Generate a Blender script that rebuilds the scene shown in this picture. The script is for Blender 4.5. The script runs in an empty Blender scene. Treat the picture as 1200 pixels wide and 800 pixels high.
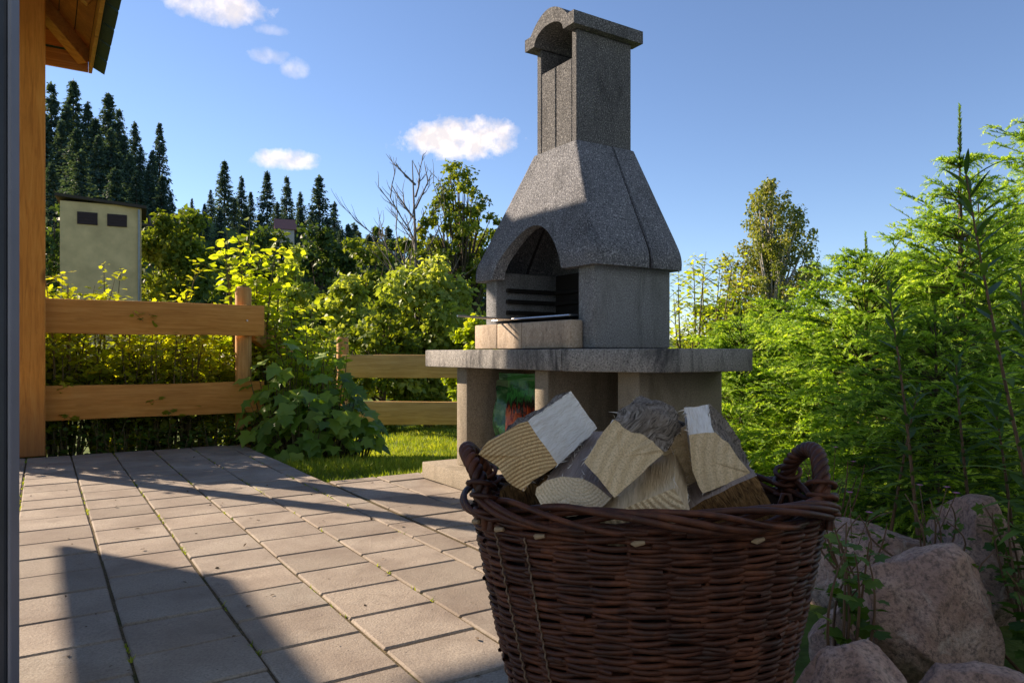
import bpy, bmesh, math, random
import numpy as np
from mathutils import Vector, Matrix, noise as mnoise
R = math.radians
random.seed(7); rng = np.random.default_rng(7)
scene = bpy.context.scene
col = scene.collection

# ------------------------------------------------------------------ camera, sky, sun
H = 0.75; F = 850.0; HOR = 414.0          # eye height, focal length and horizon row (1200x800 photo)
cam_d = bpy.data.cameras.new('camera'); cam = bpy.data.objects.new('camera', cam_d); col.objects.link(cam)
cam.location = (0, 0, H); cam.rotation_euler = (R(90), 0, 0)
cam_d.sensor_width = 36.0; cam_d.lens = 36.0 * F / 1200.0; cam_d.shift_y = (HOR - 400.0) / 1200.0
cam_d.clip_start = 0.05; cam_d.clip_end = 4000
scene.camera = cam

ANG = R(33.0)                               # the terrace is laid out on axes turned by 33 degrees
def W(u, v, z=0.0):                         # terrace axes (u away, v right) to the world
    return Vector((v * math.cos(ANG) - u * math.sin(ANG), v * math.sin(ANG) + u * math.cos(ANG), z))
def P(px, py, Y):                           # photo pixel at a depth
    return Vector(((px - 600.0) / F * Y, Y, H - (py - HOR) / F * Y))

SU, SV = 0.868, 0.497                       # light travels -u and +v
SUN_EL = math.atan(0.50)
sdir = (W(-SU, SV)).normalized()            # horizontal travel
travel = Vector((sdir.x * math.cos(SUN_EL), sdir.y * math.cos(SUN_EL), -math.sin(SUN_EL)))
sun_d = bpy.data.lights.new('sun', 'SUN'); sun = bpy.data.objects.new('sun', sun_d); col.objects.link(sun)
sun_d.energy = 4.6; sun_d.angle = R(0.53); sun_d.color = (1.0, 0.92, 0.79)
sun.rotation_euler = travel.to_track_quat('-Z', 'Y').to_euler(); sun.location = (-8, 6, 8)

world = bpy.data.worlds.new('World'); scene.world = world; world.use_nodes = True
nt = world.node_tree; nt.nodes.clear()
def wn(t, **k):
    n = nt.nodes.new(t)
    for a, b in k.items(): setattr(n, a, b)
    return n
sky = wn('ShaderNodeTexSky', sky_type='NISHITA', sun_disc=False)
sky.sun_elevation = SUN_EL; sky.sun_rotation = math.atan2(-sdir.x, -sdir.y)
sky.altitude = 900; sky.air_density = 1.0; sky.dust_density = 0.05; sky.ozone_density = 6.0
bg = wn('ShaderNodeBackground'); bg.inputs[1].default_value = 0.088
wo = wn('ShaderNodeOutputWorld')
def wmath(op, a, b=None):
    n = wn('ShaderNodeMath', operation=op)
    for i, x in enumerate((a, b)):
        if x is None: continue
        if isinstance(x, (int, float)): n.inputs[i].default_value = x
        else: nt.links.new(x, n.inputs[i])
    return n.outputs[0]
tc = wn('ShaderNodeTexCoord')
ns = wn('ShaderNodeTexNoise'); ns.inputs['Scale'].default_value = 26; ns.inputs['Detail'].default_value = 9; ns.inputs['Roughness'].default_value = 0.62
nt.links.new(tc.outputs['Generated'], ns.inputs['Vector'])
nse = wmath('SUBTRACT', ns.outputs[0], 0.5)
# fair-weather clouds: centre (photo column, row), half width, half height in pixels, density
clouds = [(537, 166, 72, 31, .95), (337, 189, 47, 15, .7), (258, 10, 60, 22, .6), (313, 66, 26, 12, .34), (347, 82, 18, 14, .3),
          (318, 36, 22, 8, .22), (600, 154, 12, 7, .2),
          (-420, 60, 90, 30, 1.2), (-900, 200, 110, 34, 1.2), (1500, 120, 90, 30, 1.0), (1900, 60, 70, 22, .8)]
tot = None; shade = None
for (cx, cy, ax, ay, dens) in clouds:
    d = Vector(((cx - 600) / F, 1.0, (HOR - cy) / F)); L = d.length; d.normalize()
    e1 = Vector((0, 0, 1)).cross(d) * -1; e1.normalize(); e2 = e1.cross(d); e2.normalize()
    if e2.z < 0: e2 = -e2
    def dot(vec, s):
        n = wn('ShaderNodeVectorMath', operation='DOT_PRODUCT'); nt.links.new(tc.outputs['Generated'], n.inputs[0])
        n.inputs[1].default_value = vec; return wmath('MULTIPLY', n.outputs['Value'], s)
    x = dot(e1, F * L / ax); y = dot(e2, F * L / ay)
    yb = wmath('MULTIPLY', wmath('MINIMUM', y, 0.0), 1.25)
    yt = wmath('MAXIMUM', y, 0.0)
    yy = wmath('ADD', yb, yt)
    front = dot(d, 1.0)
    r2 = wmath('ADD', wmath('MULTIPLY', x, x), wmath('MULTIPLY', yy, yy))
    m = wmath('SUBTRACT', 1.0, r2)
    m = wmath('ADD', m, wmath('MULTIPLY', nse, 3.4))
    m = wmath('MULTIPLY', wmath('MAXIMUM', m, 0.0), dens)
    m = wmath('MULTIPLY', m, wmath('GREATER_THAN', front, 0.6))
    tot = m if tot is None else wmath('MAXIMUM', tot, m)
tot = wmath('MINIMUM', tot, 1.0)
tot = wmath('SMOOTH_MIN', tot, 0.97)
mix = wn('ShaderNodeMix', data_type='RGBA')
nt.links.new(tot, mix.inputs[0]); nt.links.new(sky.outputs[0], mix.inputs[6]); 
cr_ = wn('ShaderNodeMix', data_type='RGBA'); ns2 = wn('ShaderNodeTexNoise'); ns2.inputs['Scale'].default_value = 44; ns2.inputs['Detail'].default_value = 7
nt.links.new(tc.outputs['Generated'], ns2.inputs['Vector']); nt.links.new(wmath('MINIMUM', wmath('MAXIMUM', wmath('MULTIPLY', wmath('SUBTRACT', ns2.outputs[0], .42), 5.0), 0.0), 1.0), cr_.inputs[0])
cr_.inputs[6].default_value = (4.3, 4.5, 4.9, 1); cr_.inputs[7].default_value = (6.9, 6.8, 6.6, 1); nt.links.new(cr_.outputs[2], mix.inputs[7])
nt.links.new(mix.outputs[2], bg.inputs[0]); nt.links.new(bg.outputs[0], wo.inputs[0])
vs = scene.view_settings; vs.view_transform = 'Standard'; vs.look = 'None'; vs.gamma = 1.0; vs.use_curve_mapping = False
vs.exposure = 1.28
vs.use_white_balance = True; vs.white_balance_temperature = 7700; vs.white_balance_tint = 18
scene.cycles.max_bounces = 8; scene.cycles.transparent_max_bounces = 8
scene.cycles.use_denoising = True

# ------------------------------------------------------------------ helpers
def setp(o, label=None, cat=None, group=None, kind=None):
    if label: o['label'] = label
    if cat: o['category'] = cat
    if group: o['group'] = group
    if kind: o['kind'] = kind
    return o
def thing(name, label, cat, loc=(0, 0, 0), rotz=0.0, group=None):
    o = bpy.data.objects.new(name, None); col.objects.link(o); o.empty_display_size = .1
    o.location = loc; o.rotation_euler = (0, 0, rotz)
    return setp(o, label, cat, group)
def link(name, me, parent=None, mat=None):
    o = bpy.data.objects.new(name, me); col.objects.link(o)
    if parent is not None: o.parent = parent
    if mat is not None and len(me.materials) == 0: me.materials.append(mat)
    return o
def mesh_np(name, V, F, mat=None, smooth=False, tint=None, uv=None):
    """V (n,3); F (m,k) with one k; tint one value per face; uv per loop"""
    V = np.asarray(V, np.float32); F = np.asarray(F, np.int32); m, k = F.shape
    me = bpy.data.meshes.new(name)
    me.vertices.add(len(V)); me.vertices.foreach_set('co', V.ravel())
    me.loops.add(m * k); me.loops.foreach_set('vertex_index', F.ravel())
    me.polygons.add(m); me.polygons.foreach_set('loop_start', np.arange(0, m * k, k, dtype=np.int32))
    if smooth: me.polygons.foreach_set('use_smooth', np.ones(m, bool))
    if tint is not None:
        a = me.attributes.new('tint', 'FLOAT', 'FACE'); a.data.foreach_set('value', np.asarray(tint, np.float32))
    if uv is not None:
        l = me.uv_layers.new(name='UVMap'); l.data.foreach_set('uv', np.asarray(uv, np.float32).ravel())
    me.update(calc_edges=True)
    if mat: me.materials.append(mat)
    return me
class MB:
    """collects shapes into one mesh"""
    def __init__(s): s.v = []; s.f = []
    def add(s, V, Fc):
        b = len(s.v); s.v += [tuple(p) for p in V]; s.f += [tuple(b + i for i in q) for q in Fc]; return s
    def box(s, x0, x1, y0, y1, z0, z1):
        V = [(x, y, z) for z in (z0, z1) for y in (y0, y1) for x in (x0, x1)]
        return s.add(V, [(0, 2, 3, 1), (4, 5, 7, 6), (0, 1, 5, 4), (1, 3, 7, 5), (3, 2, 6, 7), (2, 0, 4, 6)])
    def prism(s, poly, z0, z1):
        n = len(poly)
        V = [(p[0], p[1], z0) for p in poly] + [(p[0], p[1], z1) for p in poly]
        return s.add(V, [tuple(range(n - 1, -1, -1)), tuple(range(n, 2 * n))] + [(i, (i + 1) % n, n + (i + 1) % n, n + i) for i in range(n)])
    def tube(s, path, r, sides=8, caps=True):
        V, Fc = tube(path, r, sides); V = V.tolist(); n = len(path)
        Fc = Fc.tolist()
        if caps: Fc = Fc + [list(range(sides - 1, -1, -1)), list(range((n - 1) * sides, n * sides))]
        return s.add(V, Fc)
    def mesh(s, name, mat=None, bevel=0.0, segs=2, smooth=False, rough=0.0, sub=0, off=(0, 0, 0)):
        bm = bmesh.new(); vs_ = [bm.verts.new((p[0] - off[0], p[1] - off[1], p[2] - off[2])) for p in s.v]
        for q in s.f:
            try: bm.faces.new([vs_[i] for i in q])
            except ValueError: pass
        bmesh.ops.recalc_face_normals(bm, faces=bm.faces)
        if bevel: bmesh.ops.bevel(bm, geom=[e for e in bm.edges if len(e.link_faces) == 2 and e.calc_face_angle(0) > .5], offset=bevel, segments=segs, affect='EDGES', profile=.5)
        if sub: bmesh.ops.subdivide_edges(bm, edges=bm.edges, cuts=sub, use_grid_fill=True)
        if rough:
            for w in bm.verts:
                nv = mnoise.noise_vector(w.co * 9) * rough + mnoise.noise_vector(w.co * 35) * rough * .4; w.co += nv
        me = bpy.data.meshes.new(name); bm.to_mesh(me); bm.free()
        if smooth or bevel: me.polygons.foreach_set('use_smooth', np.ones(len(me.polygons), bool))
        if (smooth or bevel): me.set_sharp_from_angle(angle=R(35))
        if mat: me.materials.append(mat)
        return me
    def build(s, name, mat, parent, **k): return link(name, s.mesh(name, mat, **k), parent)
def tube(path, r, sides=8, closed=False):
    Pn = np.asarray([tuple(p) for p in path], float); n = len(Pn)
    r = np.broadcast_to(np.asarray(r, float), (n,))
    if closed: T = np.roll(Pn, -1, 0) - np.roll(Pn, 1, 0)
    else: T = np.gradient(Pn, axis=0)
    T /= np.linalg.norm(T, axis=1, keepdims=True) + 1e-9
    ref = np.tile(np.array([0., 0., 1.]), (n, 1)); par = np.abs(T[:, 2]) > .93; ref[par] = (1, 0, 0)
    if 0 < par.sum() < n: ref[:] = (.31, .95, .02)
    B = np.cross(T, ref); B /= np.linalg.norm(B, axis=1, keepdims=True) + 1e-9; N = np.cross(B, T)
    a = np.linspace(0, 2 * np.pi, sides, endpoint=False)
    V = Pn[:, None, :] + r[:, None, None] * (np.cos(a)[None, :, None] * B[:, None, :] + np.sin(a)[None, :, None] * N[:, None, :])
    i = np.arange(n if closed else n - 1)[:, None]; j = np.arange(sides)[None, :]; i2 = (i + 1) % n; j2 = (j + 1) % sides
    Fc = np.stack([i * sides + j, i2 * sides + j, i2 * sides + j2, i * sides + j2], -1).reshape(-1, 4)
    return V.reshape(-1, 3), Fc
def join_np(parts):
    Vs, Fs, b = [], [], 0
    for V, Fc in parts: Vs.append(V); Fs.append(np.asarray(Fc) + b); b += len(V)
    return np.concatenate(Vs), np.concatenate(Fs)
def unit(a): return a / (np.linalg.norm(a, axis=-1, keepdims=True) + 1e-9)
def leafset(C, T, N, S, tv, tf, width=1.0, tint=None):
    """one template leaf (tv: x side, y along, z up; tf triangles) set at each centre"""
    C = np.asarray(C, float); T = unit(np.asarray(T, float)); N = np.asarray(N, float)
    B = unit(np.cross(T, N)); N = np.cross(B, T); S = np.broadcast_to(np.asarray(S, float), (len(C),))[:, None, None]
    tv = np.asarray(tv, float); tf = np.asarray(tf)
    V = C[:, None] + S * (tv[None, :, 0, None] * width * B[:, None] + tv[None, :, 1, None] * T[:, None] + tv[None, :, 2, None] * N[:, None])
    Fc = (np.arange(len(C)) * len(tv))[:, None, None] + tf[None]
    if tint is None: tint = rng.random(len(C))
    return V.reshape(-1, 3), Fc.reshape(-1, tf.shape[1]), np.repeat(tint, len(tf))
DIA = ([(0, 0, 0), (.28, .45, .09), (0, 1, -.05), (-.28, .45, .09)], [(0, 1, 2), (0, 2, 3)])
OVAL = ([(0, 0, 0), (.22, .22, .06), (.3, .5, .08), (.17, .8, .03), (0, 1, -.06), (-.17, .8, .03), (-.3, .5, .08), (-.22, .22, .06), (0, .5, -.01)],
        [(8, i, (i + 1) % 8) for i in range(8)])
LOBED = ([(0, .05, 0), (.22, -.06, .02), (.48, .12, .05), (.36, .3, .03), (.56, .55, .0), (.28, .62, .05), (.17, .78, .03), (0, 1.02, -.08),
          (-.17, .78, .03), (-.28, .62, .05), (-.56, .55, .0), (-.36, .3, .03), (-.48, .12, .05), (-.22, -.06, .02), (0, .36, -.03)],
         [(14, i, (i + 1) % 14) for i in range(14)])
BLADE = ([(-.5, 0, 0), (.5, 0, 0), (0, 1, 0)], [(0, 1, 2)])
LANCE = ([(0, 0, 0), (.05, .15, .02), (.075, .4, .03), (.05, .75, -.02), (0, 1, -.1), (-.05, .75, -.02), (-.075, .4, .03), (-.05, .15, .02), (0, .4, .0)],
         [(8, i, (i + 1) % 8) for i in range(8)])
def rdirs(n): return unit(rng.normal(size=(n, 3)))
def ground_h(x, y):
    def ss(a, b, t):
        t = min(1, max(0, (t - a) / (b - a))); return t * t * (3 - 2 * t)
    r = math.hypot(x, y); q = x / y if y > 1 else (9 if x > 0 else -9)
    h = -.05
    if y > 4: h -= .4 * ss(4.6, 9, y - .25 * max(0, x)) + .7 * ss(9, 24, y)
    qs = [(-9, .8), (-.75, 1.0), (-.45, 1.0), (-.3, .82), (-.2, .5), (-.05, .27), (.1, .2), (.4, .12), (9, .1)]
    k = qs[-1][1]
    for (a, b), (c, d) in zip(qs, qs[1:]):
        if a <= q <= c: k = b + (d - b) * (q - a) / (c - a); break
    if y <= 1: k = .1
    h += k * (17 * ss(38, 88, r) + 22 * ss(88, 260, r))
    if r > 6: h += .25 * mnoise.noise((x * .11, y * .11, 3)) * min(1, (r - 6) / 10)
    return h

# ------------------------------------------------------------------ materials
class NT:
    def __init__(s, name):
        s.m = bpy.data.materials.new(name); s.m.use_nodes = True; s.t = s.m.node_tree; s.t.nodes.clear()
        s.out = s.t.nodes.new('ShaderNodeOutputMaterial'); s.tc = s.t.nodes.new('ShaderNodeTexCoord')
    def n(s, t, **k):
        x = s.t.nodes.new(t)
        for a, b in k.items(): setattr(x, a, b)
        return x
    def l(s, a, b): s.t.links.new(a, b)
    def inp(s, sock, x):
        if x is None: return
        if hasattr(x, 'is_output'): s.l(x, sock)
        elif isinstance(x, (tuple, list)) and len(x) == 3 and sock.type == 'RGBA': sock.default_value = (*x, 1)
        else: sock.default_value = x
    def map(s, src='Object', scale=(1, 1, 1), rot=(0, 0, 0), loc=(0, 0, 0)):
        m = s.n('ShaderNodeMapping'); m.inputs['Scale'].default_value = scale; m.inputs['Rotation'].default_value = rot; m.inputs['Location'].default_value = loc
        s.l(s.tc.outputs[src], m.inputs[0]); return m.outputs[0]
    def noise(s, vec, scale, detail=4, rough=.55, dist=0.0, out=0):
        x = s.n('ShaderNodeTexNoise'); s.inp(x.inputs['Vector'], vec); x.inputs['Scale'].default_value = scale
        x.inputs['Detail'].default_value = detail; x.inputs['Roughness'].default_value = rough; x.inputs['Distortion'].default_value = dist
        return x.outputs[out]
    def vor(s, vec, scale, feat='F1', out='Distance'):
        x = s.n('ShaderNodeTexVoronoi', feature=feat); s.inp(x.inputs['Vector'], vec); x.inputs['Scale'].default_value = scale; return x.outputs[out]
    def ramp(s, f, stops, interp='LINEAR'):
        x = s.n('ShaderNodeValToRGB'); s.inp(x.inputs[0], f); e = x.color_ramp; e.interpolation = interp
        while len(e.elements) < len(stops): e.elements.new(.5)
        for el, (p, c) in zip(e.elements, stops):
            el.position = p; el.color = (*c, 1) if isinstance(c, (tuple, list)) else (c, c, c, 1)
        return x.outputs[0]
    def mix(s, f, a, b, blend='MIX'):
        x = s.n('ShaderNodeMix', data_type='RGBA', blend_type=blend); s.inp(x.inputs[0], f); s.inp(x.inputs[6], a); s.inp(x.inputs[7], b); return x.outputs[2]
    def math(s, op, a, b=None):
        x = s.n('ShaderNodeMath', operation=op); s.inp(x.inputs[0], a); s.inp(x.inputs[1], b); return x.outputs[0]
    def bump(s, h, strength=.5, dist=.01):
        x = s.n('ShaderNodeBump'); x.inputs['Strength'].default_value = strength; x.inputs['Distance'].default_value = dist; s.l(h, x.inputs['Height']); return x.outputs[0]
    def pbr(s, color, rough=.8, normal=None, spec=.3, metal=0.0):
        b = s.n('ShaderNodeBsdfPrincipled'); s.inp(b.inputs['Base Color'], color); s.inp(b.inputs['Roughness'], rough)
        b.inputs['Specular IOR Level'].default_value = spec; b.inputs['Metallic'].default_value = metal
        if normal: s.l(normal, b.inputs['Normal'])
        s.l(b.outputs[0], s.out.inputs[0]); return b
    def objrand(s): return s.n('ShaderNodeObjectInfo').outputs['Random']
    def attr(s, name): return s.n('ShaderNodeAttribute', attribute_name=name).outputs['Fac']

def concrete(name, dark, mid, light, scale=170, stain=(.02, .022, .02), stain_amt=.5, bump=.6, stain_lo=.5):
    s = NT(name); v = s.map()
    sp = s.noise(v, scale, 2, .7); big = s.noise(v, 4.5, 5, .6)
    c = s.ramp(sp, [(.3, dark), (.48, mid), (.56, mid), (.72, light)])
    c = s.mix(s.ramp(big, [(.25, .45), (.7, 0.0)]), c, s.mix(.5, c, dark))
    st = s.ramp(s.noise(s.map(scale=(1, 1, .3)), 5.5, 7, .72, .5), [(stain_lo, 0.0), (stain_lo + .16, stain_amt)])
    c = s.mix(st, c, stain)
    h = s.math('ADD', s.math('MULTIPLY', sp, .7), s.math('MULTIPLY', s.noise(v, scale * 2.3, 2), .4))
    s.pbr(c, .92, s.bump(h, bump, .006), .15); return s.m
def wood(name, dark, mid, light, axis=0, knots=True, rough=.65, wear=0.0):
    s = NT(name); sc = [14, 14, 14]; sc[axis] = .9; v = s.map(scale=tuple(sc))
    g = s.noise(v, 2.2, 6, .65, 1.2); f = s.noise(v, 9, 3, .6)
    c = s.ramp(s.math('ADD', s.math('MULTIPLY', g, .75), s.math('MULTIPLY', f, .25)), [(.3, dark), (.5, mid), (.68, light)])
    if knots:
        ks = [2.6, 2.6, 2.6]; ks[axis] = 1.1
        k = s.vor(s.map(scale=tuple(ks)), 1.6); c = s.mix(s.ramp(k, [(.05, .8), (.13, 0.0)]), c, tuple(x * .25 for x in dark))
    c = s.mix(s.ramp(s.noise(s.map(), 2.5, 4), [(.35, .0), (.75, .35)]), c, tuple(x * .55 for x in mid))
    if wear:
        vm = s.n('ShaderNodeSeparateXYZ'); s.l(s.tc.outputs['Object'], vm.inputs[0])
        z = s.math('ADD', vm.outputs[2], s.math('MULTIPLY', s.noise(s.map(), 5, 5), .35))
        c = s.mix(s.ramp(z, [(.1, wear), (.75, 0.0)]), c, (.05, .04, .035))
    s.pbr(c, rough, s.bump(g, .25, .004), .25); return s.m
def leafmat(name, a, b, c, trans=.45, rough=.5, spec=.35, objvar=.0):
    s = NT(name); t = s.attr('tint')
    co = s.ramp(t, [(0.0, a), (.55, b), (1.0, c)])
    if objvar:
        co = s.mix(s.math('MULTIPLY', s.objrand(), objvar), co, tuple(x * .45 for x in a))
    p = s.pbr(co, rough, None, spec); tr = s.n('ShaderNodeBsdfTranslucent')
    s.l(s.mix(1.0, co, (1.5, 1.4, .5), 'MULTIPLY'), tr.inputs[0])
    g = s.n('ShaderNodeNewGeometry')
    mx = s.n('ShaderNodeMixShader'); mx.inputs[0].default_value = trans; s.l(p.outputs[0], mx.inputs[1]); s.l(tr.outputs[0], mx.inputs[2]); s.l(mx.outputs[0], s.out.inputs[0])
    return s.m
def plain(name, c, rough=.6, metal=0.0, var=.3, scale=12, spec=.3, bump=.2):
    s = NT(name); n = s.noise(s.map(), scale, 5, .6)
    s.pbr(s.mix(s.ramp(n, [(.3, var), (.7, 0.0)]), c, tuple(x * .4 for x in c)), rough, s.bump(n, bump, .004), spec, metal); return s.m

M = {}
M['hood'] = concrete('dark_granite_aggregate', (.022, .024, .03), (.18, .188, .205), (.62, .63, .65), 150, (.012, .013, .014), .35, .9)
M['chimney'] = concrete('dark_aggregate_weathered', (.018, .018, .02), (.135, .136, .138), (.48, .47, .45), 150, (.012, .012, .013), .4, .9)
M['body'] = concrete('grey_cast_concrete', (.075, .08, .085), (.225, .235, .245), (.43, .44, .45), 160, (.06, .06, .056), .55, .5)
M['slab'] = concrete('worktop_concrete', (.07, .07, .07), (.29, .28, .265), (.52, .5, .47), 150, (.03, .032, .036), .85, .5, .47)
M['support'] = concrete('support_concrete', (.13, .11, .08), (.28, .24, .185), (.44, .39, .32), 190, (.08, .065, .04), .5, .4)
M['firebrick'] = concrete('firebrick_clay', (.3, .23, .17), (.46, .37, .285), (.58, .49, .4), 110, (.09, .07, .06), .55, .3)
M['soot'] = plain('sooty_concrete', (.018, .016, .015), .95)
M['steel'] = plain('chromed_rod', (.55, .55, .54), .32, 1.0, .25)
M['rail'] = wood('golden_spruce_plank', (.42, .155, .03), (.62, .265, .06), (.74, .38, .11), 0)
M['postwood'] = wood('orange_stained_post', (.42, .14, .022), (.68, .26, .045), (.78, .35, .075), 2, True, .6, .75)
M['fencepost'] = wood('brown_round_post', (.36, .16, .045), (.6, .3, .09), (.7, .4, .15), 2)
M['rafter'] = wood('orange_rafter', (.3, .115, .025), (.46, .2, .045), (.58, .28, .075), 0)
M['board'] = wood('orange_roof_board', (.2, .06, .013), (.34, .115, .024), (.44, .17, .04), 0)
M['shingle'] = plain('green_bitumen_shingle', (.055, .085, .068), .9, 0, .5, 60, .2, .6)
M['greyrail'] = wood('sun_bleached_plank', (.42, .22, .07), (.66, .38, .13), (.78, .52, .22), 0)

def paver_mat():
    s = NT('concrete_paver'); v = s.map(); w = s.n('ShaderNodeTexCoord')
    geo = s.n('ShaderNodeNewGeometry').outputs['Position']
    r = s.objrand()
    base = s.ramp(r, [(0, (.28, .24, .195)), (.3, (.38, .325, .265)), (.6, (.42, .36, .295)), (.8, (.34, .305, .255)), (1, (.4, .335, .27))])
    fine = s.noise(geo, 150, 4, .75); big = s.noise(geo, 3.2, 5, .6); mid = s.noise(geo, 22, 4, .6)
    c = s.mix(s.ramp(fine, [(.34, .6), (.6, 0.0)]), base, (.13, .105, .085))
    c = s.mix(s.ramp(big, [(.38, .0), (.66, .75)]), c, (.19, .15, .12))
    c = s.mix(s.ramp(mid, [(.55, .0), (.8, .3)]), c, (.3, .26, .22))
    sp = s.vor(geo, 21); c = s.mix(s.ramp(s.noise(geo, 9, 6, .7, .8), [(.57, .0), (.72, .55)]), c, (.14, .11, .085)); c = s.mix(s.ramp(sp, [(.03, .85), (.06, 0.0)]), c, (.03, .026, .022))
    s.pbr(c, .88, s.bump(s.math('ADD', fine, mid), .6, .005), .25); return s.m
M['paver'] = paver_mat()
def ground_mat():
    s = NT('lawn_soil'); geo = s.n('ShaderNodeNewGeometry').outputs['Position']
    a = s.noise(geo, 1.3, 6, .65); b = s.noise(geo, 14, 4)
    c = s.ramp(s.math('ADD', s.math('MULTIPLY', a, .6), s.math('MULTIPLY', b, .4)), [(.32, (.05, .05, .018)), (.48, (.08, .12, .024)), (.7, (.14, .19, .04))])
    s.pbr(c, .95, s.bump(b, .6, .03), .1); return s.m
M['ground'] = ground_mat()
def bed_mat():
    s = NT('mossy_joint_sand'); geo = s.n('ShaderNodeNewGeometry').outputs['Position']
    a = s.noise(geo, 6, 5, .65); f = s.noise(geo, 120, 3)
    c = s.ramp(a, [(.35, (.09, .07, .04)), (.52, (.16, .125, .075)), (.66, (.08, .085, .03))])
    c = s.mix(s.ramp(f, [(.4, .6), (.6, 0.0)]), c, (.03, .025, .015)); s.pbr(c, .95, s.bump(f, .8, .006), .1); return s.m
M['bed'] = bed_mat()
def boulder_mat():
    s = NT('pink_granite'); v = s.map()
    a = s.noise(v, 3.6, 7, .68, .6); f = s.noise(v, 85, 4, .75); q = s.noise(v, 7, 8, .7, 1.2)
    c = s.ramp(a, [(.3, (.24, .14, .11)), (.48, (.44, .28, .22)), (.62, (.58, .41, .33)), (.75, (.72, .57, .48))])
    c = s.mix(s.ramp(f, [(.35, .75), (.55, 0.0)]), c, (.085, .066, .06))
    c = s.mix(s.ramp(q, [(.56, 0.0), (.68, .55)]), c, (.66, .58, .5))
    c = s.mix(s.ramp(s.noise(v, 5, 5, .6), [(.58, .0), (.7, .6)]), c, (.2, .11, .075))
    s.pbr(c, .85, s.bump(s.math('ADD', s.math('MULTIPLY', a, 1.5), s.math('MULTIPLY', f, .4)), .8, .02), .25); return s.m
M['boulder'] = boulder_mat()
def wicker_mat():
    s = NT('peeled_brown_willow'); v = s.map()
    r = s.objrand(); n = s.noise(v, 16, 5, .7); f = s.noise(v, 160, 3)
    c = s.ramp(n, [(.28, (.022, .008, .005)), (.47, (.07, .021, .01)), (.62, (.14, .043, .019)), (.78, (.24, .09, .04))])
    c = s.mix(s.math('MULTIPLY', r, .45), c, (.016, .007, .006))
    c = s.mix(s.ramp(f, [(.66, 0.0), (.78, .35)]), c, (.2, .14, .1))
    s.pbr(c, s.ramp(n, [(.3, .42), (.7, .62)]), s.bump(f, .3, .002), .3); return s.m
M['wicker'] = wicker_mat()
M['wickertip'] = plain('cut_willow_tip', (.36, .25, .15), .7)
M['tie'] = plain('pale_binding_strip', (.2, .13, .085), .6, 0, .9, 90)
def endgrain(name, a, b, scale):
    s = NT(name); u = s.tc.outputs['UV']
    w = s.n('ShaderNodeTexWave', wave_type='RINGS', rings_direction='Z'); s.l(u, w.inputs[0]); w.inputs['Scale'].default_value = scale; w.inputs['Distortion'].default_value = 1.3; w.inputs['Detail'].default_value = 3; w.inputs['Detail Scale'].default_value = 14
    f = s.noise(s.map('UV', (1, 1, 1)), 330, 3, .7); big = s.noise(s.map('UV'), 22, 4)
    c = s.mix(s.ramp(w.outputs[0], [(.2, 0.0), (.9, 1.0)]), a, b)
    c = s.mix(s.ramp(f, [(.38, .5), (.55, 0.0)]), c, tuple(x * .35 for x in b))
    c = s.mix(s.ramp(big, [(.45, 0.0), (.75, .5)]), c, tuple(x * .6 for x in a))
    s.pbr(c, .85, s.bump(s.math('ADD', w.outputs[0], f), .35, .002), .2); return s.m
M['end_rings'] = endgrain('end_grain_ringed', (.72, .5, .26), (.36, .21, .09), 55)
M['end_pale'] = endgrain('end_grain_pale', (.76, .62, .44), (.66, .51, .34), 60)
M['end_rough'] = endgrain('end_grain_sawn', (.7, .53, .33), (.6, .44, .26), 18)
M['end_bold'] = endgrain('end_grain_bold', (.76, .58, .36), (.42, .28, .15), 34)
def splitmat(name, a, b):
    s = NT(name); v = s.map('UV', (90, 6, 1)); g = s.noise(v, 1.6, 6, .65, .5); f = s.noise(s.map('UV', (420, 30, 1)), 1, 3)
    c = s.ramp(s.math('ADD', s.math('MULTIPLY', g, .7), s.math('MULTIPLY', f, .3)), [(.32, b), (.55, a), (.8, tuple(min(1, x * 1.1) for x in a))])
    s.pbr(c, .75, s.bump(s.math('ADD', g, f), .8, .005), .25); return s.m
M['split_white'] = splitmat('fresh_split_wood', (.88, .83, .76), (.66, .57, .46))
M['split_grey'] = splitmat('lilac_grey_inner_bark', (.36, .28, .24), (.2, .14, .115))
M['split_tan'] = splitmat('tan_split_wood', (.7, .54, .35), (.45, .31, .18))
def barkmat(name, a, b, c3):
    s = NT(name); v = s.map('UV', (70, 16, 1)); g = s.noise(v, 1.5, 9, .75, 1.6); vv = s.noise(s.map('UV', (150, 24, 1)), 1.2, 5, .7, 2.0)
    c = s.ramp(g, [(.3, a), (.5, b), (.7, c3)]); c = s.mix(s.ramp(vv, [(.36, .9), (.5, 0.0)]), c, tuple(x * .3 for x in a))
    s.pbr(c, .92, s.bump(s.math('ADD', g, s.math('MULTIPLY', vv, .6)), 1.0, .012), .12); return s.m
M['bark_grey'] = barkmat('grey_fissured_bark', (.1, .075, .055), (.36, .29, .235), (.64, .56, .49))
M['bark_brown'] = barkmat('rusty_brown_bark', (.06, .03, .014), (.24, .12, .045), (.46, .26, .11))
M['trunk'] = plain('tree_bark', (.09, .07, .05), .95, 0, .5, 9, .1, .6)
M['trunk_birch'] = plain('birch_bark', (.45, .42, .38), .85, 0, .6, 5)
M['twig'] = plain('green_brown_stem', (.12, .1, .045), .8)
M['redstem'] = plain('reddish_stem', (.16, .09, .05), .7)
M['spruce'] = leafmat('spruce_needles', (.05, .13, .02), (.25, .44, .055), (.54, .7, .14), .5, .5, .3)
M['spruce_hazed'] = leafmat('haze_tinted_needles', (.04, .08, .075), (.07, .125, .105), (.11, .17, .12), .25, .7, .15)  # lightened, bluish needle colour stands in for distance haze
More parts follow.
